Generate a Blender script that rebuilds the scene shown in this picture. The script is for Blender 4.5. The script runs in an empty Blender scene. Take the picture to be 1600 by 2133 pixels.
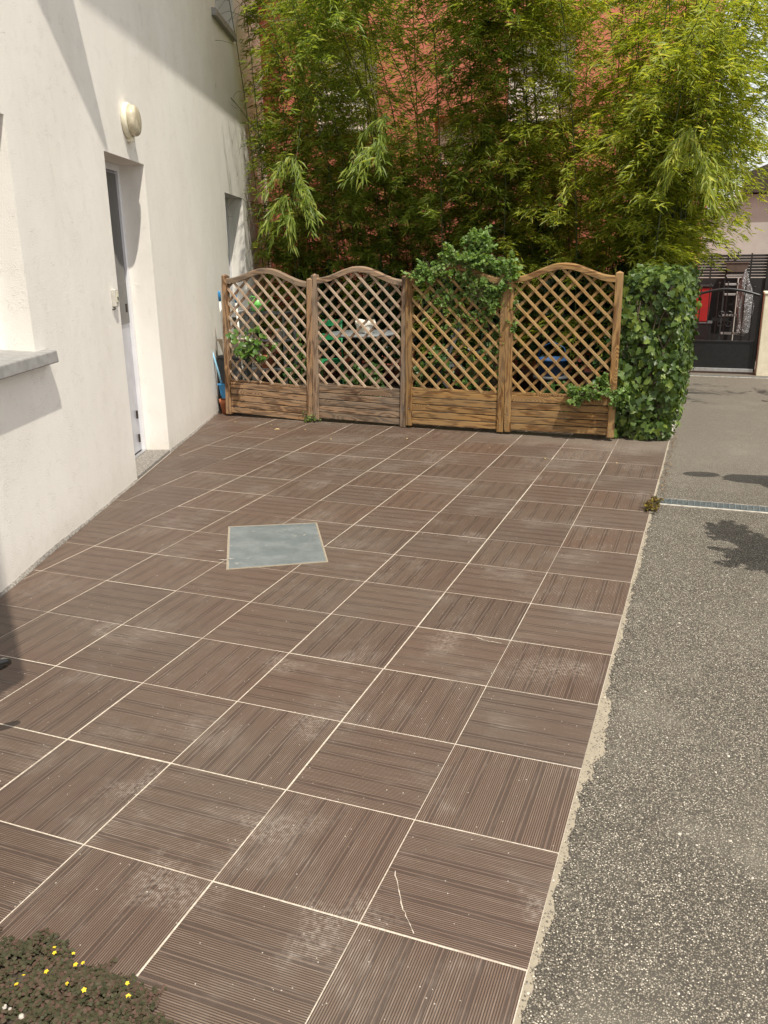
import bpy, math, random
import numpy as np
from mathutils import Vector, Matrix, noise as mnoise
R = math.radians
SC = bpy.context.scene
COL = SC.collection
rng = np.random.default_rng(7)
random.seed(7)

# ------------------------------------------------------------------ camera, sky, sun, exposure
cam_d = bpy.data.cameras.new('camera'); cam = bpy.data.objects.new('camera', cam_d); COL.objects.link(cam)
SC.camera = cam
cr = Vector((0.93407472, 0.35684546, -0.01287417)); cd = Vector((0.09310331, -0.27819656, -0.95600128)); cf = Vector((-0.34472627, 0.891778, -0.29307986))
M = Matrix((( cr.x, -cd.x, -cf.x, 0.722), (cr.y, -cd.y, -cf.y, -1.652), (cr.z, -cd.z, -cf.z, 1.686), (0, 0, 0, 1)))
cam.matrix_world = M
cam_d.sensor_fit = 'VERTICAL'; cam_d.sensor_height = 24.0; cam_d.lens = 1746.86 / 2133 * 24.0
cam_d.clip_start = 0.05; cam_d.clip_end = 500

SUN = Vector((1.561, -1.411, 4.0)).normalized()
world = bpy.data.worlds.new('World'); SC.world = world; world.use_nodes = True
wn = world.node_tree; wn.nodes.clear()
wo = wn.nodes.new('ShaderNodeOutputWorld'); bg = wn.nodes.new('ShaderNodeBackground'); sky = wn.nodes.new('ShaderNodeTexSky')
sky.sky_type = 'NISHITA'; sky.sun_disc = False
sky.sun_elevation = math.asin(SUN.z); sky.sun_rotation = math.atan2(SUN.x, SUN.y)
sky.air_density = 1.0; sky.dust_density = 2.5; sky.ozone_density = 1.0
bg.inputs['Strength'].default_value = 0.15
tcw = wn.nodes.new('ShaderNodeTexCoord'); nzw = wn.nodes.new('ShaderNodeTexNoise'); nzw.inputs['Scale'].default_value = 2.2; nzw.inputs['Detail'].default_value = 6; nzw.inputs['Roughness'].default_value = 0.6
mrw = wn.nodes.new('ShaderNodeMapRange'); mrw.inputs[1].default_value = 0.3; mrw.inputs[2].default_value = 0.7; mrw.inputs[3].default_value = 0.55; mrw.inputs[4].default_value = 0.9
mxw = wn.nodes.new('ShaderNodeMixRGB'); mxw.inputs[2].default_value = (7.2, 7.05, 6.75, 1)
wn.links.new(tcw.outputs['Generated'], nzw.inputs['Vector']); wn.links.new(nzw.outputs[0], mrw.inputs[0]); wn.links.new(mrw.outputs[0], mxw.inputs[0]); wn.links.new(sky.outputs[0], mxw.inputs[1])
wn.links.new(mxw.outputs[0], bg.inputs['Color']); wn.links.new(bg.outputs[0], wo.inputs['Surface'])
sd = bpy.data.lights.new('sun', 'SUN'); sd.energy = 4.5; sd.angle = R(0.53); sd.color = (1.0, 0.93, 0.82)
so = bpy.data.objects.new('sun', sd); COL.objects.link(so); so.rotation_euler = SUN.to_track_quat('Z', 'Y').to_euler()
so.location = (6, -6, 14)
vs = SC.view_settings; vs.view_transform = 'Standard'; vs.look = 'None'; vs.exposure = 0.2; vs.gamma = 1.0; vs.use_curve_mapping = False
SC.render.engine = 'CYCLES'
SC.cycles.max_bounces = 8; SC.cycles.transparent_max_bounces = 8

# ------------------------------------------------------------------ helpers
def link(o, parent=None):
    COL.objects.link(o)
    if parent is not None: o.parent = parent
    return o
def props(o, label=None, cat=None, group=None, kind=None):
    if label: o['label'] = label
    if cat: o['category'] = cat
    if group: o['group'] = group
    if kind: o['kind'] = kind
    return o
def thing(name, label, cat, loc=(0, 0, 0), rz=0, group=None, rot=None):
    o = bpy.data.objects.new(name, None); o.empty_display_size = 0.1
    link(o); o.location = loc; o.rotation_euler = rot if rot else (0, 0, rz)
    return props(o, label, cat, group)
def structure(o): o['kind'] = 'structure'; return o

class MB:
    def __init__(s): s.v = []; s.f = []
    def add(s, vs, fs):
        b = len(s.v); s.v += [tuple(p) for p in vs]; s.f += [tuple(i + b for i in f) for f in fs]; return s
    def box(s, lo, hi, mat=None):
        x0, y0, z0 = lo; x1, y1, z1 = hi
        p = [(x0,y0,z0),(x1,y0,z0),(x1,y1,z0),(x0,y1,z0),(x0,y0,z1),(x1,y0,z1),(x1,y1,z1),(x0,y1,z1)]
        if mat is not None: p = [tuple(mat @ Vector(q)) for q in p]
        return s.add(p, [(0,3,2,1),(4,5,6,7),(0,1,5,4),(1,2,6,5),(2,3,7,6),(3,0,4,7)])
    def bar(s, a, b, w, h, up=(0, 0, 1)):
        a = Vector(a); b = Vector(b); d = (b - a); L = d.length; d.normalize()
        u = Vector(up); x = d.cross(u)
        if x.length < 1e-4: x = d.cross(Vector((0, 1, 0)))
        x.normalize(); y = x.cross(d)
        p = []
        for q in (a, b):
            for sx, sy in ((-1,-1),(1,-1),(1,1),(-1,1)): p.append(q + x * (w/2*sx) + y * (h/2*sy))
        return s.add(p, [(0,3,2,1),(4,5,6,7),(0,1,5,4),(1,2,6,5),(2,3,7,6),(3,0,4,7)])
    def prism(s, poly, z0, z1, axis='z'):
        n = len(poly)
        m = {'z': lambda a, b, c: (a, b, c), 'y': lambda a, b, c: (a, c, b), 'x': lambda a, b, c: (c, a, b)}[axis]
        vs_ = [m(a, b, z0) for a, b in poly] + [m(a, b, z1) for a, b in poly]
        fs = [tuple(range(n))[::-1], tuple(range(n, 2*n))] + [(i, (i+1) % n, n + (i+1) % n, n + i) for i in range(n)]
        if axis == 'y': fs = [f[::-1] for f in fs]
        return s.add(vs_, fs)
    def tube(s, pts, rad, n=8, cap=True):
        pts = [Vector(p) for p in pts]; k = len(pts)
        rad = [rad] * k if isinstance(rad, (int, float)) else rad
        base = len(s.v); prev = None
        for i, p in enumerate(pts):
            d = (pts[min(i+1, k-1)] - pts[max(i-1, 0)]).normalized()
            if prev is None: x = d.orthogonal().normalized()
            else:
                x = prev - d * prev.dot(d)
                x = x.normalized() if x.length > 1e-6 else d.orthogonal().normalized()
            prev = x; y = d.cross(x)
            for j in range(n):
                a = 2*math.pi*j/n; q = p + (x*math.cos(a) + y*math.sin(a)) * rad[i]; s.v.append(tuple(q))
        for i in range(k-1):
            for j in range(n):
                a = base + i*n + j; b = base + i*n + (j+1) % n
                s.f.append((a, b, b + n, a + n))
        if cap:
            s.f.append(tuple(base + j for j in range(n))[::-1]); s.f.append(tuple(base + (k-1)*n + j for j in range(n)))
        return s
    def lathe(s, prof, n=24, c=(0, 0, 0), mat=None):
        base = len(s.v); k = len(prof)
        for r, z in prof:
            for j in range(n):
                a = 2*math.pi*j/n; q = Vector((r*math.cos(a), r*math.sin(a), z))
                if mat is not None: q = mat @ q
                s.v.append((q.x + c[0], q.y + c[1], q.z + c[2]))
        for i in range(k-1):
            for j in range(n):
                a = base + i*n + j; b = base + i*n + (j+1) % n
                s.f.append((a, b, b + n, a + n))
        if prof[0][0] > 1e-5: s.f.append(tuple(base + j for j in range(n))[::-1])
        if prof[-1][0] > 1e-5: s.f.append(tuple(base + (k-1)*n + j for j in range(n)))
        return s
    def mesh(s, name, mat, smooth=False):
        me = bpy.data.meshes.new(name); me.from_pydata(s.v, [], s.f); me.validate(); me.update()
        if mat: me.materials.append(mat)
        if smooth: me.shade_smooth()
        return me
    def build(s, name, mat, parent=None, smooth=False, bevel=0.0, seg=2, loc=None, angle=40):
        o = bpy.data.objects.new(name, s.mesh(name, mat, smooth)); link(o, parent)
        if loc: o.location = loc
        if bevel > 0:
            b = o.modifiers.new('bevel', 'BEVEL'); b.width = bevel; b.segments = seg; b.limit_method = 'ANGLE'; b.angle_limit = R(angle)
        return o
def mesh_np(name, V, F4, mat, smooth=False):
    """V (N,3), F (M,k) arrays"""
    me = bpy.data.meshes.new(name); k = F4.shape[1]
    me.vertices.add(len(V)); me.vertices.foreach_set('co', np.ascontiguousarray(V, np.float32).ravel())
    me.loops.add(F4.size); me.loops.foreach_set('vertex_index', np.ascontiguousarray(F4, np.int32).ravel())
    me.polygons.add(len(F4)); me.polygons.foreach_set('loop_start', np.arange(0, F4.size, k, dtype=np.int32))
    me.polygons.foreach_set('loop_total', np.full(len(F4), k, np.int32))
    me.update(calc_edges=True); me.validate()
    me.materials.append(mat)
    if smooth: me.shade_smooth()
    return me
def dup(o, parent=None, loc=None):
    c = o.copy(); link(c, parent)
    if loc is not None: c.location = loc
    return c

# ------------------------------------------------------------------ materials
class NT:
    def __init__(s, name):
        s.m = bpy.data.materials.new(name); s.m.use_nodes = True; s.t = s.m.node_tree
        s.b = s.t.nodes['Principled BSDF']; s.o = s.t.nodes['Material Output']
    def n(s, typ, **kw):
        nd = s.t.nodes.new('ShaderNode' + typ)
        for k, v in kw.items(): setattr(nd, k, v)
        return nd
    def put(s, sock, v):
        if v is None: return
        if hasattr(v, 'is_output') or isinstance(v, bpy.types.NodeSocket): s.t.links.new(v, sock)
        else:
            if sock.type == 'RGBA' and len(v) == 3: v = (*v, 1)
            sock.default_value = v
    def math(s, op, a, b=None, c=None, clamp=False):
        nd = s.n('Math', operation=op, use_clamp=clamp); s.put(nd.inputs[0], a); s.put(nd.inputs[1], b)
        if c is not None: s.put(nd.inputs[2], c)
        return nd.outputs[0]
    def mix(s, f, a, b, mode='MIX'):
        nd = s.n('MixRGB', blend_type=mode); s.put(nd.inputs[0], f); s.put(nd.inputs[1], a); s.put(nd.inputs[2], b); return nd.outputs[0]
    def ramp(s, v, lo, hi, a=0.0, b=1.0, smooth=True):
        nd = s.n('MapRange', interpolation_type='SMOOTHSTEP' if smooth else 'LINEAR')
        for i, x in enumerate((v, lo, hi, a, b)): s.put(nd.inputs[i], x)
        return nd.outputs[0]
    def coord(s, kind='Object'): return s.n('TexCoord').outputs[kind]
    def pos(s): return s.n('NewGeometry').outputs['Position']
    def mapping(s, v, scale=(1, 1, 1), loc=None, rot=None):
        nd = s.n('Mapping'); s.put(nd.inputs['Vector'], v); s.put(nd.inputs['Scale'], scale)
        if loc is not None: s.put(nd.inputs['Location'], loc)
        if rot is not None: s.put(nd.inputs['Rotation'], rot)
        return nd.outputs[0]
    def noise(s, v, scale, detail=4, rough=0.55, dist=0.0, out=0):
        nd = s.n('TexNoise'); s.put(nd.inputs['Vector'], v)
        nd.inputs['Scale'].default_value = scale; nd.inputs['Detail'].default_value = detail
        nd.inputs['Roughness'].default_value = rough; nd.inputs['Distortion'].default_value = dist
        return nd.outputs[out]
    def voro(s, v, scale, feature='F1', out='Distance', rand=1.0):
        nd = s.n('TexVoronoi', feature=feature); s.put(nd.inputs['Vector'], v); nd.inputs['Scale'].default_value = scale
        nd.inputs['Randomness'].default_value = rand
        return nd.outputs[out]
    def sep(s, v):
        nd = s.n('SeparateXYZ'); s.put(nd.inputs[0], v); return nd.outputs
    def comb(s, x, y, z):
        nd = s.n('CombineXYZ'); s.put(nd.inputs[0], x); s.put(nd.inputs[1], y); s.put(nd.inputs[2], z); return nd.outputs[0]
    def bump(s, h, strength=0.5, dist=0.01, normal=None):
        nd = s.n('Bump'); nd.inputs['Strength'].default_value = strength; nd.inputs['Distance'].default_value = dist
        s.put(nd.inputs['Height'], h)
        if normal is not None: s.put(nd.inputs['Normal'], normal)
        return nd.outputs[0]
    def rand(s): return s.n('ObjectInfo').outputs['Random']
    def island(s): return s.n('NewGeometry').outputs['Random Per Island']
    def set(s, color=None, rough=None, normal=None, metal=None, spec=None):
        s.put(s.b.inputs['Base Color'], color); s.put(s.b.inputs['Roughness'], rough); s.put(s.b.inputs['Normal'], normal)
        s.put(s.b.inputs['Metallic'], metal); s.put(s.b.inputs['Specular IOR Level'], spec)
        return s.m

def simple(name, col, rough=0.5, metal=0.0, var=0.12, scale=25, bump=0.0, spec=0.5):
    t = NT(name); c = t.coord(); nz = t.noise(c, scale, 5)
    dark = tuple(x * (1 - var * 1.6) for x in col); lite = tuple(min(1, x * (1 + var)) for x in col)
    cc = t.mix(t.ramp(nz, 0.3, 0.7), dark, lite)
    nrm = t.bump(nz, bump, 0.004) if bump else None
    return t.set(cc, rough, nrm, metal, spec)

SCUFFS = [(-.56,-.06,.17),(-.86,1.25,.15),(-.08,-.05,.17),(-.42,.25,.17),(.40,.22,.09),(.21,1.58,.20),(-.28,1.70,.18),(-.55,.82,.14),(-.95,.3,.14),(-1.9,1.3,.14),(-.2,5.6,.45),(.05,5.95,.4)]
def mat_tile():
    t = NT('ribbed_brown_tile'); c = t.coord(); x, y, z = t.sep(c); rnd = t.rand(); P = t.pos()
    fr = t.math('FRACT', t.math('MULTIPLY', y, 150.0))
    a = t.math('MULTIPLY', t.math('ABSOLUTE', t.math('SUBTRACT', fr, 0.5)), 2.0)
    rib = t.ramp(a, 0.40, 0.80, 1.0, 0.0)
    by = t.math('ADD', t.math('ADD', y, 5.0), t.math('MULTIPLY', rnd, 0.06))
    k = t.math('MULTIPLY', by, 11.4)
    fb = t.math('FRACT', k); fl = t.math('FLOOR', k)
    wn_ = t.n('TexWhiteNoise', noise_dimensions='2D'); t.put(wn_.inputs['Vector'], t.comb(fl, rnd, 0.0))
    off = t.math('MULTIPLY', t.math('SUBTRACT', wn_.outputs['Value'], 0.5), 0.3)
    db = t.math('ABSOLUTE', t.math('ADD', t.math('SUBTRACT', fb, 0.5), off))
    wid = t.math('ADD', t.math('MULTIPLY', wn_.outputs['Value'], 0.05), 0.10)
    band = t.ramp(t.math('SUBTRACT', db, wid), 0.0, 0.02, 1.0, 0.0)
    edge = t.ramp(db, 0.012, 0.030, 1.0, 0.0)
    h = t.math('ADD', t.math('MULTIPLY', rib, t.math('SUBTRACT', 1.0, band)), t.math('MULTIPLY', band, 0.10))
    h = t.math('ADD', h, t.math('MULTIPLY', edge, 0.75))
    base = t.mix(rnd, (0.097, 0.064, 0.047), (0.121, 0.078, 0.056))
    big = t.noise(P, 1.3, 4)
    base = t.mix(t.ramp(big, 0.35, 0.7), base, (0.114, 0.083, 0.062))
    colr = t.mix(rib, t.mix(1.0, base, (0.48, 0.46, 0.45), 'MULTIPLY'), t.mix(1.0, base, (1.22, 1.20, 1.17), 'MULTIPLY'))  # shade in the grooves painted dark, dusty rib tops lighter
    colr = t.mix(band, colr, t.mix(1.0, base, (0.58, 0.57, 0.57), 'MULTIPLY'))
    colr = t.mix(edge, colr, t.mix(1.0, base, (1.25, 1.22, 1.2), 'MULTIPLY'))
    # dusty wear, streaked along the ribs
    st = t.noise(t.mapping(c, (3, 60, 1), loc=t.comb(rnd, t.math('MULTIPLY', rnd, 9.0), 0.0)), 4.0, 4)
    d1 = t.ramp(t.noise(P, 2.6, 5, 0.62), 0.50, 0.68)
    dust = t.math('MULTIPLY', d1, t.ramp(st, 0.42, 0.68))
    dust = t.math('MULTIPLY', dust, t.ramp(rib, 0.0, 1.0, 0.25, 1.0))
    colr = t.mix(t.math('MULTIPLY', dust, 0.5), colr, (0.40, 0.34, 0.29))
    ln = t.math('MULTIPLY', rib, t.ramp(t.noise(t.mapping(c, (6, 150, 1), loc=t.comb(t.math('MULTIPLY', rnd, 31.0), 0.0, 0.0)), 1.0, 3), 0.5, 0.72))
    colr = t.mix(t.math('MULTIPLY', ln, 0.28), colr, (0.34, 0.27, 0.22))
    # white scuffs and lime bloom rubbed into the ribs
    wv = t.comb(t.math('MULTIPLY_ADD', t.noise(P, 4, 3), 0.5, -0.25), t.math('MULTIPLY_ADD', t.noise(P, 5, 3), 0.5, -0.25), 0.0)
    addv = t.n('VectorMath', operation='ADD'); t.put(addv.inputs[0], P); t.put(addv.inputs[1], wv)
    acc = None
    for sx, sy, sr in SCUFFS:
        dn = t.n('VectorMath', operation='DISTANCE'); t.put(dn.inputs[0], addv.outputs[0]); dn.inputs[1].default_value = (sx, sy, 0)
        f = t.ramp(dn.outputs['Value'], 0.15*sr, sr, 1.0, 0.0)
        acc = f if acc is None else t.math('MAXIMUM', acc, f)
    sc = t.math('MULTIPLY', acc, t.ramp(t.noise(P, 55, 4, 0.7), 0.38, 0.66))
    sc = t.math('MULTIPLY', sc, t.ramp(rib, 0.0, 1.0, 0.2, 1.0))
    colr = t.mix(t.math('MULTIPLY', sc, 0.42), colr, (0.46, 0.40, 0.34))
    # pale grit and lime specks
    vd = t.voro(P, 42); vc = t.voro(P, 42, out='Color')
    sp = t.math('MULTIPLY', t.ramp(vd, 0.05, 0.11, 1.0, 0.0), t.math('GREATER_THAN', t.sep(vc)[0], 0.80))
    colr = t.mix(t.math('MULTIPLY', sp, 0.75), colr, (0.55, 0.50, 0.43))
    px, py, pz = t.sep(P)
    # washed out grey film along the foot of the trellis
    film = t.math('MULTIPLY', t.ramp(t.math('ADD', py, t.math('MULTIPLY', t.noise(P, 2.2, 4), 0.9)), 6.15, 6.7), t.ramp(px, -1.8, -0.4))
    colr = t.mix(t.math('MULTIPLY', film, 0.55), colr, (0.22, 0.185, 0.15))
    nrm = t.bump(h, 0.8, 0.0016)
    nrm = t.bump(t.noise(P, 380, 2), 0.12, 0.0006, nrm)
    return t.set(colr, t.ramp(big, 0.3, 0.7, 0.46, 0.58), nrm, 0.0, 0.5)

def mat_grout():
    t = NT('pale_grout'); P = t.pos()
    n1 = t.noise(P, 5.0, 4); n2 = t.noise(P, 90, 3)
    c = t.mix(t.ramp(n2, 0.3, 0.7), (0.40, 0.35, 0.285), (0.58, 0.515, 0.43))
    y = t.sep(P)[1]
    dirt = t.math('ADD', t.math('MULTIPLY', t.ramp(n1, 0.52, 0.68), 0.6), t.math('MULTIPLY', t.ramp(y, 3.6, 6.0, 0.0, 0.8), t.ramp(t.noise(P, 2.6, 3), 0.50, 0.60)), clamp=True)
    c = t.mix(t.math('MULTIPLY', dirt, 0.85), c, (0.20, 0.15, 0.115))
    return t.set(c, 0.9, t.bump(n2, 0.5, 0.002))

def mat_plaster():
    t = NT('cream_render'); c = t.coord(); P = t.pos()
    fine = t.noise(P, 150, 3, 0.6); mid = t.noise(t.mapping(P, (1, 1, 0.7)), 13, 5, 0.62, 0.8); big = t.noise(t.mapping(P, (1, 1, 0.55)), 1.6, 5, 0.6)
    sw = t.noise(t.mapping(P, (2.5, 2.5, 0.8), rot=(0.2, 0.1, 0.3)), 3.0, 5, 0.6, 1.0)
    col = t.mix(t.ramp(big, 0.3, 0.72), (0.790, 0.755, 0.695), (0.850, 0.820, 0.765))
    col = t.mix(t.math('MULTIPLY', t.ramp(sw, 0.5, 0.74), 0.35), col, (0.885, 0.86, 0.81))
    pit = t.ramp(t.noise(P, 75, 4, 0.7), 0.56, 0.74)
    col = t.mix(t.math('MULTIPLY', pit, 0.07), col, (0.60, 0.56, 0.49))
    rs = t.ramp(t.noise(t.mapping(P, (7, 7, 0.5)), 1.0, 4, 0.6), 0.5, 0.8)
    col = t.mix(t.math('MULTIPLY', rs, 0.12), col, (0.66, 0.62, 0.55))
    z = t.sep(P)[2]
    splash = t.math('MULTIPLY', t.ramp(t.math('ADD', z, t.math('MULTIPLY', mid, 0.3)), 0.12, 0.42, 1.0, 0.0), 0.4)
    col = t.mix(splash, col, (0.62, 0.57, 0.48))
    spk = t.math('MULTIPLY', t.ramp(t.noise(P, 9, 3), 0.52, 0.62), t.ramp(t.voro(P, 120), 0.1, 0.35, 1.0, 0.0))
    h = t.math('ADD', t.math('MULTIPLY', fine, 0.6), t.math('ADD', t.math('MULTIPLY', mid, 0.5), t.math('MULTIPLY', spk, 0.8)))
    nrm = t.bump(h, 0.85, 0.0045)
    return t.set(col, 0.9, nrm, 0.0, 0.2)

def mat_asphalt():
    t = NT('worn_asphalt'); P = t.pos()
    v1 = t.voro(P, 185); c1 = t.sep(t.voro(P, 185, out='Color'))
    v2 = t.voro(P, 105); c2 = t.sep(t.voro(P, 105, out='Color'))
    n = t.noise(P, 260, 3)
    big = t.noise(P, 0.9, 5, 0.6)
    stone = t.mix(c1[0], (0.106, 0.092, 0.071), (0.345, 0.305, 0.24))
    big_st = t.math('MULTIPLY', t.ramp(v2, 0.22, 0.34, 1.0, 0.0), t.math('GREATER_THAN', c2[1], 0.84))
    col = t.mix(t.ramp(v1, 0.30, 0.60), stone, (0.050, 0.044, 0.035))
    col = t.mix(big_st, col, t.mix(c2[0], (0.24, 0.22, 0.18), (0.48, 0.44, 0.365)))
    pale = t.math('MULTIPLY', t.math('GREATER_THAN', c1[2], 0.93), t.ramp(v1, 0.3, 0.45, 1.0, 0.0))
    col = t.mix(pale, col, (0.64, 0.585, 0.48))
    y = t.sep(P)[1]
    # the older, browner and smoother surfacing beyond the drain
    far = t.ramp(t.math('ADD', y, t.math('MULTIPLY', t.noise(P, 1.7, 3), 0.8)), 4.7, 6.2)
    col = t.mix(t.math('MULTIPLY', far, 0.55), col, (0.165, 0.142, 0.115))
    col = t.mix(t.math('MULTIPLY', t.ramp(big, 0.35, 0.7), 0.25), col, (0.16, 0.145, 0.118))
    lite = t.ramp(t.noise(P, 2.3, 4), 0.5, 0.75)
    col = t.mix(t.math('MULTIPLY', lite, 0.22), col, (0.28, 0.255, 0.205))
    h = t.math('ADD', t.math('MULTIPLY', t.ramp(v1, 0.1, 0.6, 1.0, 0.0), 0.7), t.math('ADD', t.math('MULTIPLY', big_st, 0.5), t.math('MULTIPLY', n, 0.4)))
    return t.set(col, 0.82, t.bump(h, 0.8, 0.004), 0.0, 0.35)

def mat_sand():
    t = NT('sandy_mortar'); P = t.pos()
    c = t.mix(t.noise(P, 30, 4), (0.235, 0.205, 0.155), (0.34, 0.295, 0.225))
    v = t.voro(P, 75); vc = t.sep(t.voro(P, 75, out='Color'))
    d = t.math('MULTIPLY', t.ramp(v, 0.16, 0.26, 1.0, 0.0), t.math('GREATER_THAN', vc[0], 0.55))
    c = t.mix(t.math('MULTIPLY', d, 0.75), c, (0.12, 0.105, 0.082))
    return t.set(c, 0.95, t.bump(t.noise(P, 200, 3), 0.5, 0.003), 0.0, 0.2)

def mat_wood(name, a, b, grey, gfac, ring=4.6):
    """long axis = local x; grain with knots"""
    t = NT(name); c = t.coord(); r = t.rand()
    off = t.comb(t.math('MULTIPLY', r, 17.0), t.math('MULTIPLY', r, 5.0), t.math('MULTIPLY', r, 11.0))
    v = t.mapping(c, (1, 1, 1), loc=off)
    kn = t.voro(t.mapping(v, (2.0, 0.0, 8.0)), 1.0)
    bulge = t.ramp(kn, 0.0, 0.42, 1.0, 0.0)
    lo = t.noise(t.mapping(v, (1.6, 6, 10)), 1.2, 3, 0.5)
    w = t.math('ADD', t.math('MULTIPLY', lo, 2.2), t.math('MULTIPLY', bulge, 2.4))
    g = t.math('FRACT', t.math('MULTIPLY', w, ring * 0.55))
    g = t.ramp(t.math('ABSOLUTE', t.math('SUBTRACT', g, 0.5)), 0.05, 0.45)
    fib = t.noise(t.mapping(v, (5, 120, 120)), 1.0, 4, 0.65)
    col = t.mix(t.ramp(t.math('ADD', t.math('MULTIPLY', g, 0.55), t.math('MULTIPLY', fib, 0.45)), 0.10, 0.72), a, b)
    wz = t.math('MULTIPLY', t.ramp(t.noise(t.mapping(v, (2, 4, 9)), 1.3, 4), 0.35, 0.62), gfac)
    col = t.mix(wz, col, t.mix(fib, tuple(x * 0.62 for x in grey), grey))
    col = t.mix(t.ramp(kn, 0.03, 0.07, 0.85, 0.0), col, tuple(x * 0.35 for x in a))
    cr_ = t.ramp(t.noise(t.mapping(v, (2.2, 150, 150)), 1.0, 2), 0.66, 0.72)
    col = t.mix(t.math('MULTIPLY', cr_, 0.6), col, tuple(x * 0.3 for x in a))
    col = t.mix(1.0, col, t.mix(r, (0.86, 0.86, 0.86), (1.1, 1.1, 1.1)), 'MULTIPLY')
    return t.set(col, 0.72, t.bump(t.math('ADD', t.math('MULTIPLY', g, 0.4), fib), 0.35, 0.0015), 0.0, 0.25)

def mat_leaf(name, cols, trans=0.35, tcol=None, rough=0.45, spec=0.4, island=True):
    t = NT(name); r = t.island() if island else t.rand()
    cr_ = t.n('ValToRGB'); t.put(cr_.inputs[0], r); el = cr_.color_ramp.elements
    while len(el) < len(cols): el.new(0.5)
    for i, cc in enumerate(cols): el[i].position = i / (len(cols) - 1); el[i].color = (*cc, 1)
    col = cr_.outputs[0]
    n = t.noise(t.pos(), 3.0, 2)
    col = t.mix(1.0, col, t.mix(n, (0.75, 0.75, 0.75), (1.2, 1.2, 1.2)), 'MULTIPLY')
    t.set(col, rough, None, 0.0, spec)
    tr = t.n('BsdfTranslucent')
    t.put(tr.inputs[0], t.mix(1.0, col, tcol or (1.7, 1.6, 0.7), 'MULTIPLY'))
    mx = t.n('MixShader'); mx.inputs[0].default_value = trans
    t.t.links.new(t.b.outputs[0], mx.inputs[1]); t.t.links.new(tr.outputs[0], mx.inputs[2]); t.t.links.new(mx.outputs[0], t.o.inputs[0])
    return t.m

def mat_glass_dark(name='window_glass'):
    t = NT(name); t.set((0.03, 0.033, 0.036), 0.05, None, 0.0, 0.8); return t.m

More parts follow.
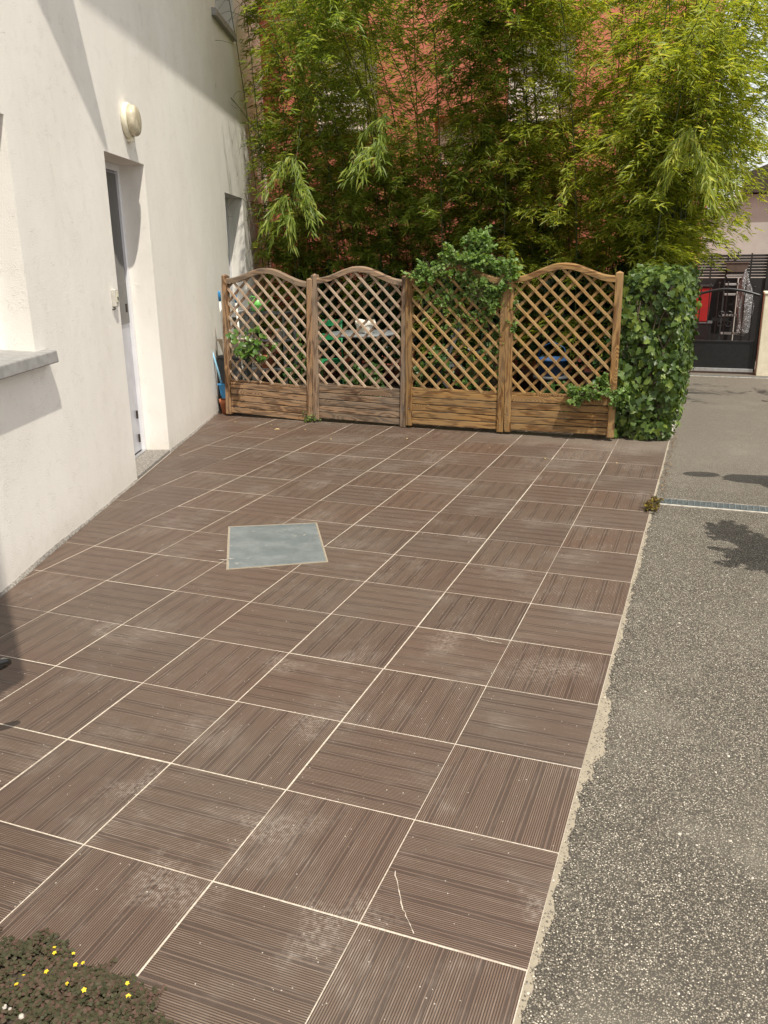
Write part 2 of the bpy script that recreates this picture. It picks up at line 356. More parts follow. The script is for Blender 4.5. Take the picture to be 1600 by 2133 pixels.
MT = dict(
    tile=mat_tile(), grout=mat_grout(), plaster=mat_plaster(), asphalt=mat_asphalt(), sand=mat_sand(),
    soil=simple('garden_soil', (0.055, 0.042, 0.030), 0.95, 0, 0.4, 30, 0.6),
    ground=simple('far_ground', (0.11, 0.10, 0.085), 0.95, 0, 0.2, 3, 0.2),
    concrete=simple('pale_concrete', (0.46, 0.43, 0.37), 0.9, 0, 0.18, 30, 0.4),
    mortar=simple('grey_wall_mortar', (0.24, 0.22, 0.195), 0.95, 0, 0.3, 60, 0.8),
    sill=simple('grey_sill_paint', (0.30, 0.295, 0.285), 0.55, 0, 0.10, 18, 0.15),
    pvc=simple('white_pvc', (0.74, 0.74, 0.76), 0.35, 0, 0.03, 8),
    doorgrey=simple('lavender_grey_door', (0.46, 0.46, 0.50), 0.3, 0, 0.06, 8),
    glass=mat_glass_dark(),
    seal=simple('black_rubber', (0.02, 0.02, 0.02), 0.6),
    black=simple('black_painted_metal', (0.012, 0.012, 0.013), 0.4, 0, 0.2, 20),
    blackfence=simple('black_fence_panel', (0.014, 0.013, 0.013), 0.6, 0, 0.2, 8),
    gloss=simple('glossy_black_plastic', (0.010, 0.011, 0.010), 0.12, 0, 0.1, 20, 0, 0.6),
    steel=simple('galvanised_steel', (0.24, 0.29, 0.31), 0.45, 0.7, 0.15, 40, 0.1),
    alu=simple('aluminium', (0.62, 0.62, 0.62), 0.35, 0.8, 0.08, 20),
    chrome=simple('chromed_metal', (0.7, 0.7, 0.7), 0.12, 1.0, 0.03),
    lamp_base=simple('cream_plastic', (0.76, 0.72, 0.56), 0.4, 0, 0.08, 15),
    lamp_glass=simple('yellowed_frosted_glass', (0.55, 0.49, 0.36), 0.18, 0, 0.14, 22, 0.05),
    intercom=simple('grey_plastic', (0.50, 0.48, 0.43), 0.45, 0, 0.08, 30),
    red=simple('red_render', (0.62, 0.195, 0.130), 0.9, 0, 0.10, 2.2, 0.1),
    white=simple('white_shutter', (0.78, 0.77, 0.73), 0.55, 0, 0.04, 8),
    greypipe=simple('zinc_pipe', (0.36, 0.37, 0.38), 0.5, 0.5, 0.1, 20),
    beige=simple('beige_render', (0.44, 0.43, 0.395), 0.9, 0, 0.06, 3, 0.1),
    cream=simple('cream_pillar_render', (0.76, 0.68, 0.52), 0.9, 0, 0.06, 9, 0.2),
    roof=simple('dark_roof', (0.055, 0.045, 0.038), 0.85, 0, 0.25, 20, 0.3),
    blue=simple('blue_plastic', (0.045, 0.27, 0.56), 0.35, 0, 0.08, 20),
    paleblue=simple('pale_blue_pole', (0.26, 0.50, 0.66), 0.35, 0, 0.06, 20),
    whitep=simple('white_pole', (0.74, 0.72, 0.66), 0.35, 0, 0.05, 20),
    terracotta=simple('terracotta', (0.44, 0.145, 0.062), 0.8, 0, 0.15, 14, 0.2),
    trough=simple('beige_plastic', (0.43, 0.36, 0.27), 0.6, 0, 0.1, 14),
    greybin=simple('dark_grey_plastic', (0.075, 0.078, 0.082), 0.5, 0, 0.12, 10),
    browntrough=simple('brown_plastic', (0.085, 0.062, 0.048), 0.6, 0, 0.12, 10),
    green=simple('green_painted_metal', (0.012, 0.22, 0.075), 0.4, 0, 0.1, 20),
    lime=simple('lime_plastic', (0.16, 0.52, 0.10), 0.35, 0, 0.1, 20),
    tabletop=simple('blue_grey_table', (0.20, 0.215, 0.225), 0.4, 0, 0.1, 9),
    whiteceramic=simple('white_cloth_pot', (0.72, 0.68, 0.60), 0.7, 0, 0.08, 20, 0.3),
    redbin=simple('red_plastic', (0.30, 0.012, 0.012), 0.45, 0, 0.06, 9),
    stem=simple('green_brown_stem', (0.11, 0.10, 0.045), 0.7, 0, 0.25, 40),
    culm=simple('bamboo_culm', (0.060, 0.080, 0.022), 0.45, 0, 0.3, 14),
    woodstem=simple('woody_stem', (0.12, 0.085, 0.055), 0.85, 0, 0.25, 40, 0.4),
    nail=simple('rusty_nail', (0.055, 0.04, 0.03), 0.7, 0.4),
    wood_brown=mat_wood('brown_weathered_wood', (0.085, 0.040, 0.018), (0.33, 0.195, 0.100), (0.36, 0.285, 0.205), 0.35),
    wood_grey=mat_wood('grey_weathered_wood', (0.075, 0.042, 0.024), (0.28, 0.185, 0.115), (0.27, 0.22, 0.17), 0.55),
    wood_honey=mat_wood('honey_wood', (0.115, 0.050, 0.016), (0.33, 0.190, 0.070), (0.29, 0.205, 0.110), 0.45),
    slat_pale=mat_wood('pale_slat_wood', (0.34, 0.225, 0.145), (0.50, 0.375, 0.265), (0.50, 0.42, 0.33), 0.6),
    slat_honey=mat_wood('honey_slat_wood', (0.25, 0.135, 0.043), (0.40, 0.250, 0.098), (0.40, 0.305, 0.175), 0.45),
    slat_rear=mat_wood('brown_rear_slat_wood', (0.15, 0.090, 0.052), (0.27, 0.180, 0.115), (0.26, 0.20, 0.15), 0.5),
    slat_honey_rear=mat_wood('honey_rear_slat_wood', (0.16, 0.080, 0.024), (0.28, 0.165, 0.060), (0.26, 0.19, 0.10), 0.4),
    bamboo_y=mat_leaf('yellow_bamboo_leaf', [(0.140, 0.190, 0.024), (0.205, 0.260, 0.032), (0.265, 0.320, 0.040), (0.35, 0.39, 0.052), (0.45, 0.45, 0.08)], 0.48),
    evergreen=mat_leaf('dark_evergreen_leaf', [(0.012, 0.030, 0.010), (0.022, 0.048, 0.014), (0.04, 0.075, 0.02)], 0.2, None, 0.4),
    weed=mat_leaf('brownish_weed_leaf', [(0.075, 0.070, 0.020), (0.12, 0.10, 0.03), (0.16, 0.09, 0.03), (0.34, 0.27, 0.03)], 0.2, (1.2, 1.2, .8), 0.6, 0.2),
    litter=mat_leaf('brown_leaf_litter', [(0.10, 0.060, 0.032), (0.19, 0.12, 0.06), (0.30, 0.21, 0.11)], 0.1, (1, 1, 1), 0.8, 0.2),
    bluedark=simple('dark_blue_plastic', (0.016, 0.060, 0.16), 0.4, 0, 0.08, 20),
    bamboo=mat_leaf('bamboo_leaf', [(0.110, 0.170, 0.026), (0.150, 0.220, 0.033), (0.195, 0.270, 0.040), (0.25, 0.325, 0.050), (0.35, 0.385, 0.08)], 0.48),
    ivy=mat_leaf('ivy_leaf', [(0.034, 0.068, 0.013), (0.054, 0.096, 0.017), (0.082, 0.135, 0.023), (0.15, 0.21, 0.035)], 0.18, None, 0.45, 0.4),
    ivy1=mat_leaf('ivy_leaf_single', [(0.034, 0.068, 0.013), (0.056, 0.102, 0.019), (0.090, 0.148, 0.025), (0.18, 0.24, 0.040)], 0.18, None, 0.42, 0.4, False),
    climber=mat_leaf('climber_leaf', [(0.095, 0.175, 0.040), (0.150, 0.250, 0.060), (0.23, 0.34, 0.095)], 0.38, None, 0.45),
    broad=mat_leaf('broad_leaf', [(0.050, 0.120, 0.018), (0.080, 0.165, 0.025), (0.13, 0.22, 0.035)], 0.3, None, 0.35, 0.5, False),
    garden=mat_leaf('garden_leaf', [(0.030, 0.080, 0.018), (0.055, 0.120, 0.026), (0.12, 0.19, 0.04)], 0.3, None, 0.4),
    oxalis=mat_leaf('oxalis_leaf', [(0.042, 0.044, 0.023), (0.060, 0.062, 0.030), (0.075, 0.058, 0.036), (0.110, 0.062, 0.048)], 0.15, (1.3, 1.2, 0.8), 0.6, 0.2),
    petal=mat_leaf('yellow_petal', [(0.80, 0.58, 0.03), (0.85, 0.64, 0.05)], 0.2, (1, 1, 1), 0.5, 0.3),
    straw=mat_leaf('dry_leaf', [(0.32, 0.21, 0.10), (0.50, 0.38, 0.20), (0.58, 0.46, 0.28)], 0.15, (1, 1, 1), 0.7, 0.2),
    grit=simple('pale_grit', (0.48, 0.44, 0.38), 0.85, 0, 0.3, 60),
    hatch=None, plastic=None)
t = NT('blue_grey_hatch'); P_ = t.pos()
c_ = t.mix(t.ramp(t.noise(P_, 6, 5, 0.65), 0.35, 0.7), (0.155, 0.182, 0.188), (0.225, 0.250, 0.252))
c_ = t.mix(t.math('MULTIPLY', t.ramp(t.noise(P_, 14, 4), 0.62, 0.7), 0.5), c_, (0.40, 0.39, 0.35))
MT['hatch'] = t.set(c_, t.ramp(t.noise(P_, 8, 3), 0.3, 0.7, 0.3, 0.5), t.bump(t.noise(P_, 60, 3), 0.08, 0.002), 0.25, 0.5)
t = NT('clear_plastic_sheet'); t.set((0.17, 0.17, 0.175), 0.2, t.bump(t.noise(t.coord(), 14, 5, 0.6, 1.5), 1.0, 0.05), 0.0, 0.8); MT['plastic'] = t.m

# ------------------------------------------------------------------ ground
S = 0.45
W0 = Vector((-2.645, 1.439, 0)); WD = Vector((-0.3337, 0.9427, 0)); WN = Vector((0.9427, 0.3337, 0))
def sheet(name, poly, z, mat, sub=None):
    m = MB(); m.add([(x, y, z) for x, y in poly], [tuple(range(len(poly)))])
    return structure(m.build(name, mat))
sheet('ground', [(-150, -150), (150, -150), (150, 150), (-150, 150)], -0.07, MT['ground'])
sheet('driveway', [(-9, -9), (9, -9), (9, 30), (0.3, 30), (0.3, -2.3), (-9, -2.3)], -0.006, MT['asphalt'])
sheet('garden_bed', [(-8.5, 6.4), (0.41, 6.4), (0.41, 11.4), (-8.5, 11.4)], -0.02, MT['soil'])

# patio of tiles
patio = structure(thing('patio', None, None)); patio['label'] = 'patio of brown ribbed tiles laid in a checkerboard with pale joints'
bed = MB(); wl_ = lambda s_, o: W0 + WD * s_ + WN * o
a_, b_ = wl_(-4.2, -0.03), wl_(5.6, -0.03)
bed.add([(0.447, -2.25, -0.0012), (0.447, 6.62, -0.0012), (b_.x, 6.62, -0.0012), (b_.x, b_.y, -0.0012), (a_.x, a_.y, -0.0012), (a_.x, -2.25, -0.0012)], [(0, 1, 2, 3, 4, 5)])
bed.build('grout', MT['grout'], patio)
HATCH = [(-2.101, 2.841), (-1.594, 3.099), (-1.222, 2.461), (-1.705, 2.164)]
def clip(poly, p, n):      # keep the side where (q-p).n <= 0
    out = []
    for i in range(len(poly)):
        a, b = poly[i], poly[(i+1) % len(poly)]
        da = (a[0]-p[0])*n[0] + (a[1]-p[1])*n[1]; db = (b[0]-p[0])*n[0] + (b[1]-p[1])*n[1]
        if da <= 0: out.append(a)
        if (da < 0 < db) or (db < 0 < da):
            t_ = da/(da-db); out.append((a[0]+(b[0]-a[0])*t_, a[1]+(b[1]-a[1])*t_))
    return out
def area(p): return 0.5*abs(sum(p[i][0]*p[(i+1) % len(p)][1]-p[(i+1) % len(p)][0]*p[i][1] for i in range(len(p)))) if len(p) > 2 else 0
hc = (sum(p[0] for p in HATCH)/4, sum(p[1] for p in HATCH)/4)
HB = [(hc[0]+(p[0]-hc[0])*1.021, hc[1]+(p[1]-hc[1])*1.021) for p in HATCH]
g = 0.0024; hw = S/2 - g
ft = MB(); e = 0.0016
ft.add([(-hw,-hw,-0.009),(hw,-hw,-0.009),(hw,hw,-0.009),(-hw,hw,-0.009),(-hw,-hw,-e),(hw,-hw,-e),(hw,hw,-e),(-hw,hw,-e),
        (-hw+e,-hw+e,0),(hw-e,-hw+e,0),(hw-e,hw-e,0),(-hw+e,hw-e,0)],
       [(8,9,10,11)] + [(4+i, 4+(i+1) % 4, 8+(i+1) % 4, 8+i) for i in range(4)] + [(i, (i+1) % 4, 4+(i+1) % 4, 4+i) for i in range(4)])
tile_me = ft.mesh('tile', MT['tile'])
for j in range(-4, 15):
    for i in range(-12, 1):
        cx, cy = (i+0.5)*S - (0.0025 if i == 0 else 0), (j+0.5)*S
        if j == 14 and i != 0 and False: continue
        sq = [(cx-hw, cy-hw), (cx+hw, cy-hw), (cx+hw, cy+hw), (cx-hw, cy+hw)]
        wp = (W0.x + WN.x*0.012, W0.y + WN.y*0.012)
        q = clip(sq, wp, (-WN.x, -WN.y))
        if area(q) < 0.002: continue
        parts = [q]
        if area(sq) > 0:
            rest = q; pieces = []
            for k in range(4):
                a, b = HB[k], HB[(k+1) % 4]
                nx, ny = b[1]-a[1], -(b[0]-a[0])
                if (hc[0]-a[0])*nx + (hc[1]-a[1])*ny > 0: nx, ny = -nx, -ny   # outward
                out = clip(rest, a, (-nx, -ny)) if len(rest) > 2 else []
                if area(out) > 1e-5: pieces.append(out)
                rest = clip(rest, a, (nx, ny)) if len(rest) > 2 else []
                if area(rest) < 1e-6: rest = []; break
            if rest: parts = pieces
            else: parts = [q]
        tot = sum(area(p) for p in parts)
        if tot < 0.001: continue
        even = (i + j) % 2 == 0
        flip = random.random() < 0.5
        rz = (0 if even else math.pi/2) + (math.pi if flip else 0)
        if abs(tot - area(sq)) < 1e-5:
            o = bpy.data.objects.new('tile', tile_me)
        else:
            m = MB(); c, s_ = math.cos(-rz), math.sin(-rz)
            for p in parts:
                loc = [((x-cx)*c-(y-cy)*s_, (x-cx)*s_+(y-cy)*c) for x, y in p]
                m.prism(loc, -0.009, 0.0)
            o = bpy.data.objects.new('tile', m.mesh('tile', MT['tile']))
        link(o, patio); o.location = (cx + random.uniform(-.0008, .0008), cy + random.uniform(-.0008, .0008), random.uniform(-.0006, .0006)); o.rotation_euler = (random.uniform(-.0008, .0008), random.uniform(-.0008, .0008), rz)

# two filled hairline cracks in the tiles
def crack(pts, w):
    m = MB(); q = []
    for k in range(len(pts)-1):
        a, b = Vector((*pts[k], 0)), Vector((*pts[k+1], 0)); n_ = 9
        for i in range(n_): q.append(a.lerp(b, i/n_) + Vector((random.uniform(-1, 1), random.uniform(-1, 1), 0))*.0022)
    q.append(Vector((*pts[-1], 0)))
    for k, p in enumerate(q):
        d = (q[min(k+1, len(q)-1)] - q[max(k-1, 0)]).normalized(); nn = Vector((-d.y, d.x, 0))*w*random.uniform(.25, 1.3)
        m.v += [(p.x+nn.x, p.y+nn.y, .0014), (p.x-nn.x, p.y-nn.y, .0014)]
        if k: b_ = 2*(k-1); m.f.append((b_, b_+1, b_+3, b_+2))
    m.build('crack', MT['grout'], patio)
crack([(0.019, 0.211), (0.087, 0.089), (0.146, 0.012)], .0016); crack([(-0.175, 1.783), (-0.11, 1.755), (-0.033, 1.752)], .0020)

# sandy mortar strip with a ragged edge between the tiles and the asphalt
m = MB(); ys = np.arange(-2.3, 6.5, 0.02); pv = None
wob = np.convolve(rng.normal(0, 1, len(ys)+40), np.ones(40)/40, 'valid')[:len(ys)]*6
wob2 = np.convolve(rng.normal(0, 1, len(ys)+4), np.ones(4)/4, 'valid')[:len(ys)]
for k, y in enumerate(ys):
    w = 0.008 + max(0, 0.020 + 0.040*wob[k])*(0.8 if y > 0.9 else 1.4) + 0.016*abs(wob2[k]) + 0.006*random.random()
    if y > 2.6: w = max(0.008, w*0.42)
    m.v += [(0.4465, y, -0.0008), (0.447+w*0.55, y, -0.0022), (0.447+w, y, -0.0055)]
    if k: b = (k-1)*3; m.f += [(b, b+1, b+4, b+3), (b+1, b+2, b+5, b+4)]
structure(m.build('mortar_strip', MT['sand']))
# kerb beside the ivy
m = MB(); m.box((0.405, 6.60, -0.02), (0.470, 11.25, 0.075)); structure(m.build('kerb', MT['concrete'], bevel=0.012))

# hatch
h = thing('manhole_cover', 'blue-grey steel hatch cover set askew in the brown tiles', 'hatch', (hc[0], hc[1], 0))
loc = [(x-hc[0], y-hc[1]) for x, y in HATCH]
m = MB(); hb = [(x*1.018, y*1.018) for x, y in loc]; n4 = 4
hin = [(x*0.985, y*0.985) for x, y in loc]
vsr = [(x, y, 0.003) for x, y in hb] + [(x, y, 0.003) for x, y in hin] + [(x, y, -0.01) for x, y in hb] + [(x, y, -0.01) for x, y in hin]
m.add(vsr, [(i, (i+1) % 4, 4+(i+1) % 4, 4+i)[::-1] for i in range(4)] + [(8+i, 8+(i+1) % 4, (i+1) % 4, i) for i in range(4)] + [(4+i, 4+(i+1) % 4, 12+(i+1) % 4, 12+i) for i in range(4)])
m.build('frame', MT['sand'], h)
m = MB(); m.prism([(x*0.975, y*0.975) for x, y in loc][::-1], -0.02, 0.005); m.build('plate', MT['hatch'], h, bevel=0.002)
for fx, fy, fl, fa in ((-.25, -.23, .030, .2), (-.12, -.33, .022, .5), (-.15, -.36, .030, .1), (.10, .20, .012, .9)):
    m = MB(); m.prism([(-fl, -.003), (0, -.006), (fl, 0), (0, .005)], .0052, .0058); o = m.build('paint_fleck', MT['grit'], h); o.location = (fx, fy, 0); o.rotation_euler = (0, 0, fa)

# drains
def drain(label, x0, x1, y0, y1, skew, pitch):
    d = thing('drain_grate', label, 'drain', (x0, y0, 0), math.atan2(skew, x1-x0))
    L = x1-x0; Wd = y1-y0
    m = MB()
    m.box((-0.02, -0.016, -0.05), (L, 0.0, 0.001)); m.build('channel_edge', MT['concrete'], d, bevel=0.003); m = MB(); m.box((-0.02, Wd, -0.05), (L, Wd+0.012, 0.001)); m.build('channel_edge', MT['mortar'], d, bevel=0.003)
    m = MB(); m.box((0, 0.004, -0.06), (L, Wd-0.004, -0.045)); m.build('channel_bed', MT['black'], d)
    for y in np.linspace(0.008, Wd-0.008, 5):
        m = MB(); m.box((0, y-0.0035, -0.022), (L, y+0.0035, -0.001)); m.build('long_bar', MT['steel'], d)
    m = MB(); m.box((-0.003, 0.011, -0.02), (0.003, Wd-0.011, 0.001)); me = m.mesh('cross_bar', MT['steel'])
    for x in np.arange(0.01, L, pitch):
        o = bpy.data.objects.new('cross_bar', me); link(o, d); o.location = (x, 0, 0)
drain('steel drain grate crossing the asphalt beside the tiles', 0.485, 2.6, 4.285, 4.425, 0.02, 0.038)
drain('narrow drain at the foot of the black metal gate', 0.49, 1.9, 11.02, 11.12, 0.0, 0.06)

# ------------------------------------------------------------------ white house (local x along the wall, y into the house)
house = thing('white_house', 'cream rendered house with a recessed door, grey sills and a round wall lamp', 'house', tuple(W0), math.atan2(WD.y, WD.x))
HT = 6.05; HE = 9.85
OP = [(-0.35, 0.815, 1.135, 2.43), (2.365, 3.325, -0.05, 2.42), (6.53, 7.665, 1.00, 2.42), (6.68, 7.80, 4.30, 5.55)]
xs = sorted({-7.0, HE, *[o[0] for o in OP], *[o[1] for o in OP]}); zs = sorted({-0.07, HT, *[o[2] for o in OP], *[o[3] for o in OP]})
m = MB()
for a in range(len(xs)-1):
    for b in range(len(zs)-1):
        xm, zm = (xs[a]+xs[a+1])/2, (zs[b]+zs[b+1])/2
        if any(o[0] < xm < o[1] and o[2] < zm < o[3] for o in OP): continue
        m.add([(xs[a], 0, zs[b]), (xs[a+1], 0, zs[b]), (xs[a+1], 0, zs[b+1]), (xs[a], 0, zs[b+1])], [(0, 1, 2, 3)])
RD = 0.25
for x0, x1, z0, z1 in OP:
    m.add([(x0,0,z0),(x1,0,z0),(x1,0,z1),(x0,0,z1),(x0,RD,z0),(x1,RD,z0),(x1,RD,z1),(x0,RD,z1)], [(0,4,5,1),(1,5,6,2),(2,6,7,3),(3,7,4,0)])
m.add([(HE,0,-0.07),(HE,6,-0.07),(HE,6,HT),(HE,0,HT),(-7,6,-0.07),(-7,6,HT),(-7,0,-0.07),(-7,0,HT)], [(0,1,2,3),(1,4,5,2),(4,6,7,5)])
m.build('wall', MT['plaster'], house)
# roof with eaves; a triangular slab added for a wall shadow, both above the picture
m = MB(); m.box((0.96, -0.67, 6.0), (10.25, 6.4, 6.12)); m.box((-7.2, 0.0, 6.06), (0.955, 6.4, 6.12)); m.build('roof', MT['white'], house)
m = MB(); m.prism([(-1.1, 0.0), (1.22, -0.67), (1.22, 0.0)], 5.06, 5.14); m.build('shadow_slab', MT['plaster'], house)
boxinv = Matrix.Rotation(-math.atan2(WD.y, WD.x), 4, 'Z') @ Matrix.Translation(-W0)
m = MB(); bp = [(-2.45, -2.4), (-0.845, -2.4), (-0.845, -0.138), (-2.45, -0.17)]  # unseen box added to shade the wall and tiles at the left edge
m.prism([tuple((boxinv @ Vector((x, y, 0)))[:2]) for x, y in bp], 2.55, 6.0); m.build('shade_box', MT['plaster'], house)
# rough mortar along the wall foot
m = MB(); xsj = np.arange(-3.0, 6.2, 0.03)
for k, x in enumerate(xsj):
    if 2.36 < x < 3.33: d0, z0 = 0.004, 0.002
    else: d0 = 0.006 + 0.006*random.random() + 0.010*max(0, math.sin(x*3.1+1))**3; z0 = 0.006 + 0.006*random.random() + 0.014*max(0, math.sin(x*2.3))**2
    m.v += [(x, 0.004, z0+0.004), (x, -d0*0.5, z0*0.8), (x, -d0, 0.0005), (x, -d0-0.006, -0.008)]
    if k:
        b = (k-1)*4; m.f += [(b+q, b+q+1, b+q+5, b+q+4) for q in range(3)]
m.build('mortar_joint', MT['mortar'], house, smooth=True)
# lower window: sill, frame, pane
def window(x0, x1, z0, z1, name='window'):
    w = MB(); f = 0.06; y0, y1 = RD-0.05, RD+0.02
    w.box((x0, y0, z0), (x0+f, y1, z1)); w.box((x1-f, y0, z0), (x1, y1, z1)); w.box((x0+f, y0, z0), (x1-f, y1, z0+f)); w.box((x0+f, y0, z1-f), (x1-f, y1, z1)); w.box(((x0+x1)/2-0.04, y0+0.003, z0+f), ((x0+x1)/2+0.04, y1, z1-f))
    o = w.build(name, MT['pvc'], house, bevel=0.004)
    p = MB(); p.box((x0+f, RD-0.012, z0+f), (x1-f, RD-0.002, z1-f)); p.build('pane', MT['glass'], o)
    return o
window(-0.35, 0.815, 1.17, 2.43); window(6.53, 7.665, 1.03, 2.42); window(6.68, 7.80, 4.34, 5.55)
m = MB(); m.prism([(RD-0.01, 1.195), (-0.072, 1.172), (-0.078, 1.100), (0.0, 1.103), (0.002, 1.12), (RD-0.01, 1.12)], -0.42, 0.952, 'x'); m.build('window_sill', MT['sill'], house, bevel=0.008)
m = MB(); m.prism([(RD-0.01, 1.05), (-0.06, 1.03), (-0.06, 0.97), (RD-0.01, 0.99)], 6.49, 7.70, 'x'); m.build('window_sill', MT['sill'], house, bevel=0.006)
m = MB(); m.prism([(RD-0.01, 4.36), (-0.050, 4.335), (-0.055, 4.255), (RD-0.01, 4.275)], 6.44, 7.66, 'x'); m.build('window_sill', MT['sill'], house, bevel=0.006)
# door recess
m = MB(); m.box((2.367, -0.004, -0.06), (3.323, RD+0.1, 0.030)); m.build('threshold', MT['mortar'], house, bevel=0.006)
m = MB(); fw = 0.055
m.box((2.367, RD-0.045, 0.031), (2.367+fw, RD+0.04, 2.418)); m.box((3.323-fw, RD-0.045, 0.031), (3.323, RD+0.04, 2.418)); m.box((2.367+fw, RD-0.045, 2.365), (3.323-fw, RD+0.04, 2.418))
m.build('door_frame', MT['pvc'], house, bevel=0.004)
m = MB(); m.box((2.367+fw+0.004, RD-0.02, 0.05), (3.323-fw-0.004, RD+0.035, 2.36)); door = m.build('door', MT['doorgrey'], house, bevel=0.004)
m = MB(); m.box((2.367+fw+0.05, RD-0.030, 1.16), (3.323-fw-0.022, RD-0.0215, 2.345)); m.build('pane', MT['glass'], door)
for z in (0.13, 0.34, 1.25):
    m = MB(); m.tube([(3.323-fw-0.075, RD-0.030, z), (3.323-fw-0.075, RD-0.030, z+0.07)], 0.009, 8); m.build('hinge', MT['nail'], door)
m = MB(); m.box((2.367+fw+0.05, RD-0.07, 1.02), (2.367+fw+0.07, RD-0.021, 1.05)); m.box((2.367+fw+0.05, RD-0.075, 1.025), (2.367+fw+0.17, RD-0.06, 1.045)); m.build('handle', MT['chrome'], door, bevel=0.003)
m = MB(); m.box((2.50, RD-0.06, 0.031), (3.262, RD-0.03, 0.046)); m.build('weather_bar', MT['alu'], house)
# wall lamp
def hpt(x, y, z): return tuple(W0 + WD*x - WN*y + Vector((0, 0, z)))
HR = math.atan2(WD.y, WD.x)
lamp = thing('wall_lamp', 'round yellowed bulkhead lamp on the cream wall above the door', 'wall lamp', hpt(2.945, 0, 2.695), HR)
rx = Matrix.Rotation(math.pi/2, 4, 'X')   # lathe axis z -> -y (out of the wall)
m = MB(); m.lathe([(0.0, 0.0), (0.118, 0.0), (0.128, 0.006), (0.128, 0.028), (0.124, 0.040), (0.110, 0.042), (0.0, 0.042)], 40, mat=rx); m.build('base', MT['lamp_base'], lamp, True)
m = MB(); m.lathe([(0.110, 0.040), (0.113, 0.058), (0.110, 0.078), (0.101, 0.091), (0.082, 0.098), (0.05, 0.101), (0.0, 0.102)], 40, mat=rx); m.build('diffuser', MT['lamp_glass'], lamp, True)
m = MB(); m.box((-0.018, -0.052, -0.150), (0.018, 0.0, -0.118)); m.tube([(0, -0.02, -0.15), (0.004, -0.018, -0.168)], 0.006, 6); m.build('screw_lug', MT['lamp_base'], lamp, bevel=0.004)
ic = thing('doorbell', 'small grey doorbell box on the wall left of the door', 'doorbell', hpt(2.235, 0, 1.41), HR)
m = MB(); m.box((-0.032, -0.032, -0.062), (0.032, 0.0, 0.062)); m.build('housing', MT['intercom'], ic, bevel=0.006)
m = MB(); m.box((-0.022, -0.036, -0.030), (0.022, -0.0325, 0.048)); m.build('cover', MT['lamp_base'], ic, bevel=0.002)
m = MB(); m.box((-0.010, -0.039, -0.016), (0.010, -0.0365, 0.008)); m.build('button', MT['seal'], ic, bevel=0.002)
m = MB(); m.tube([(-0.015, -0.012, -0.062), (-0.02, -0.016, -0.078), (-0.034, -0.012, -0.082), (-0.045, -0.004, -0.078)], 0.004, 6); m.build('cable', MT['seal'], ic)

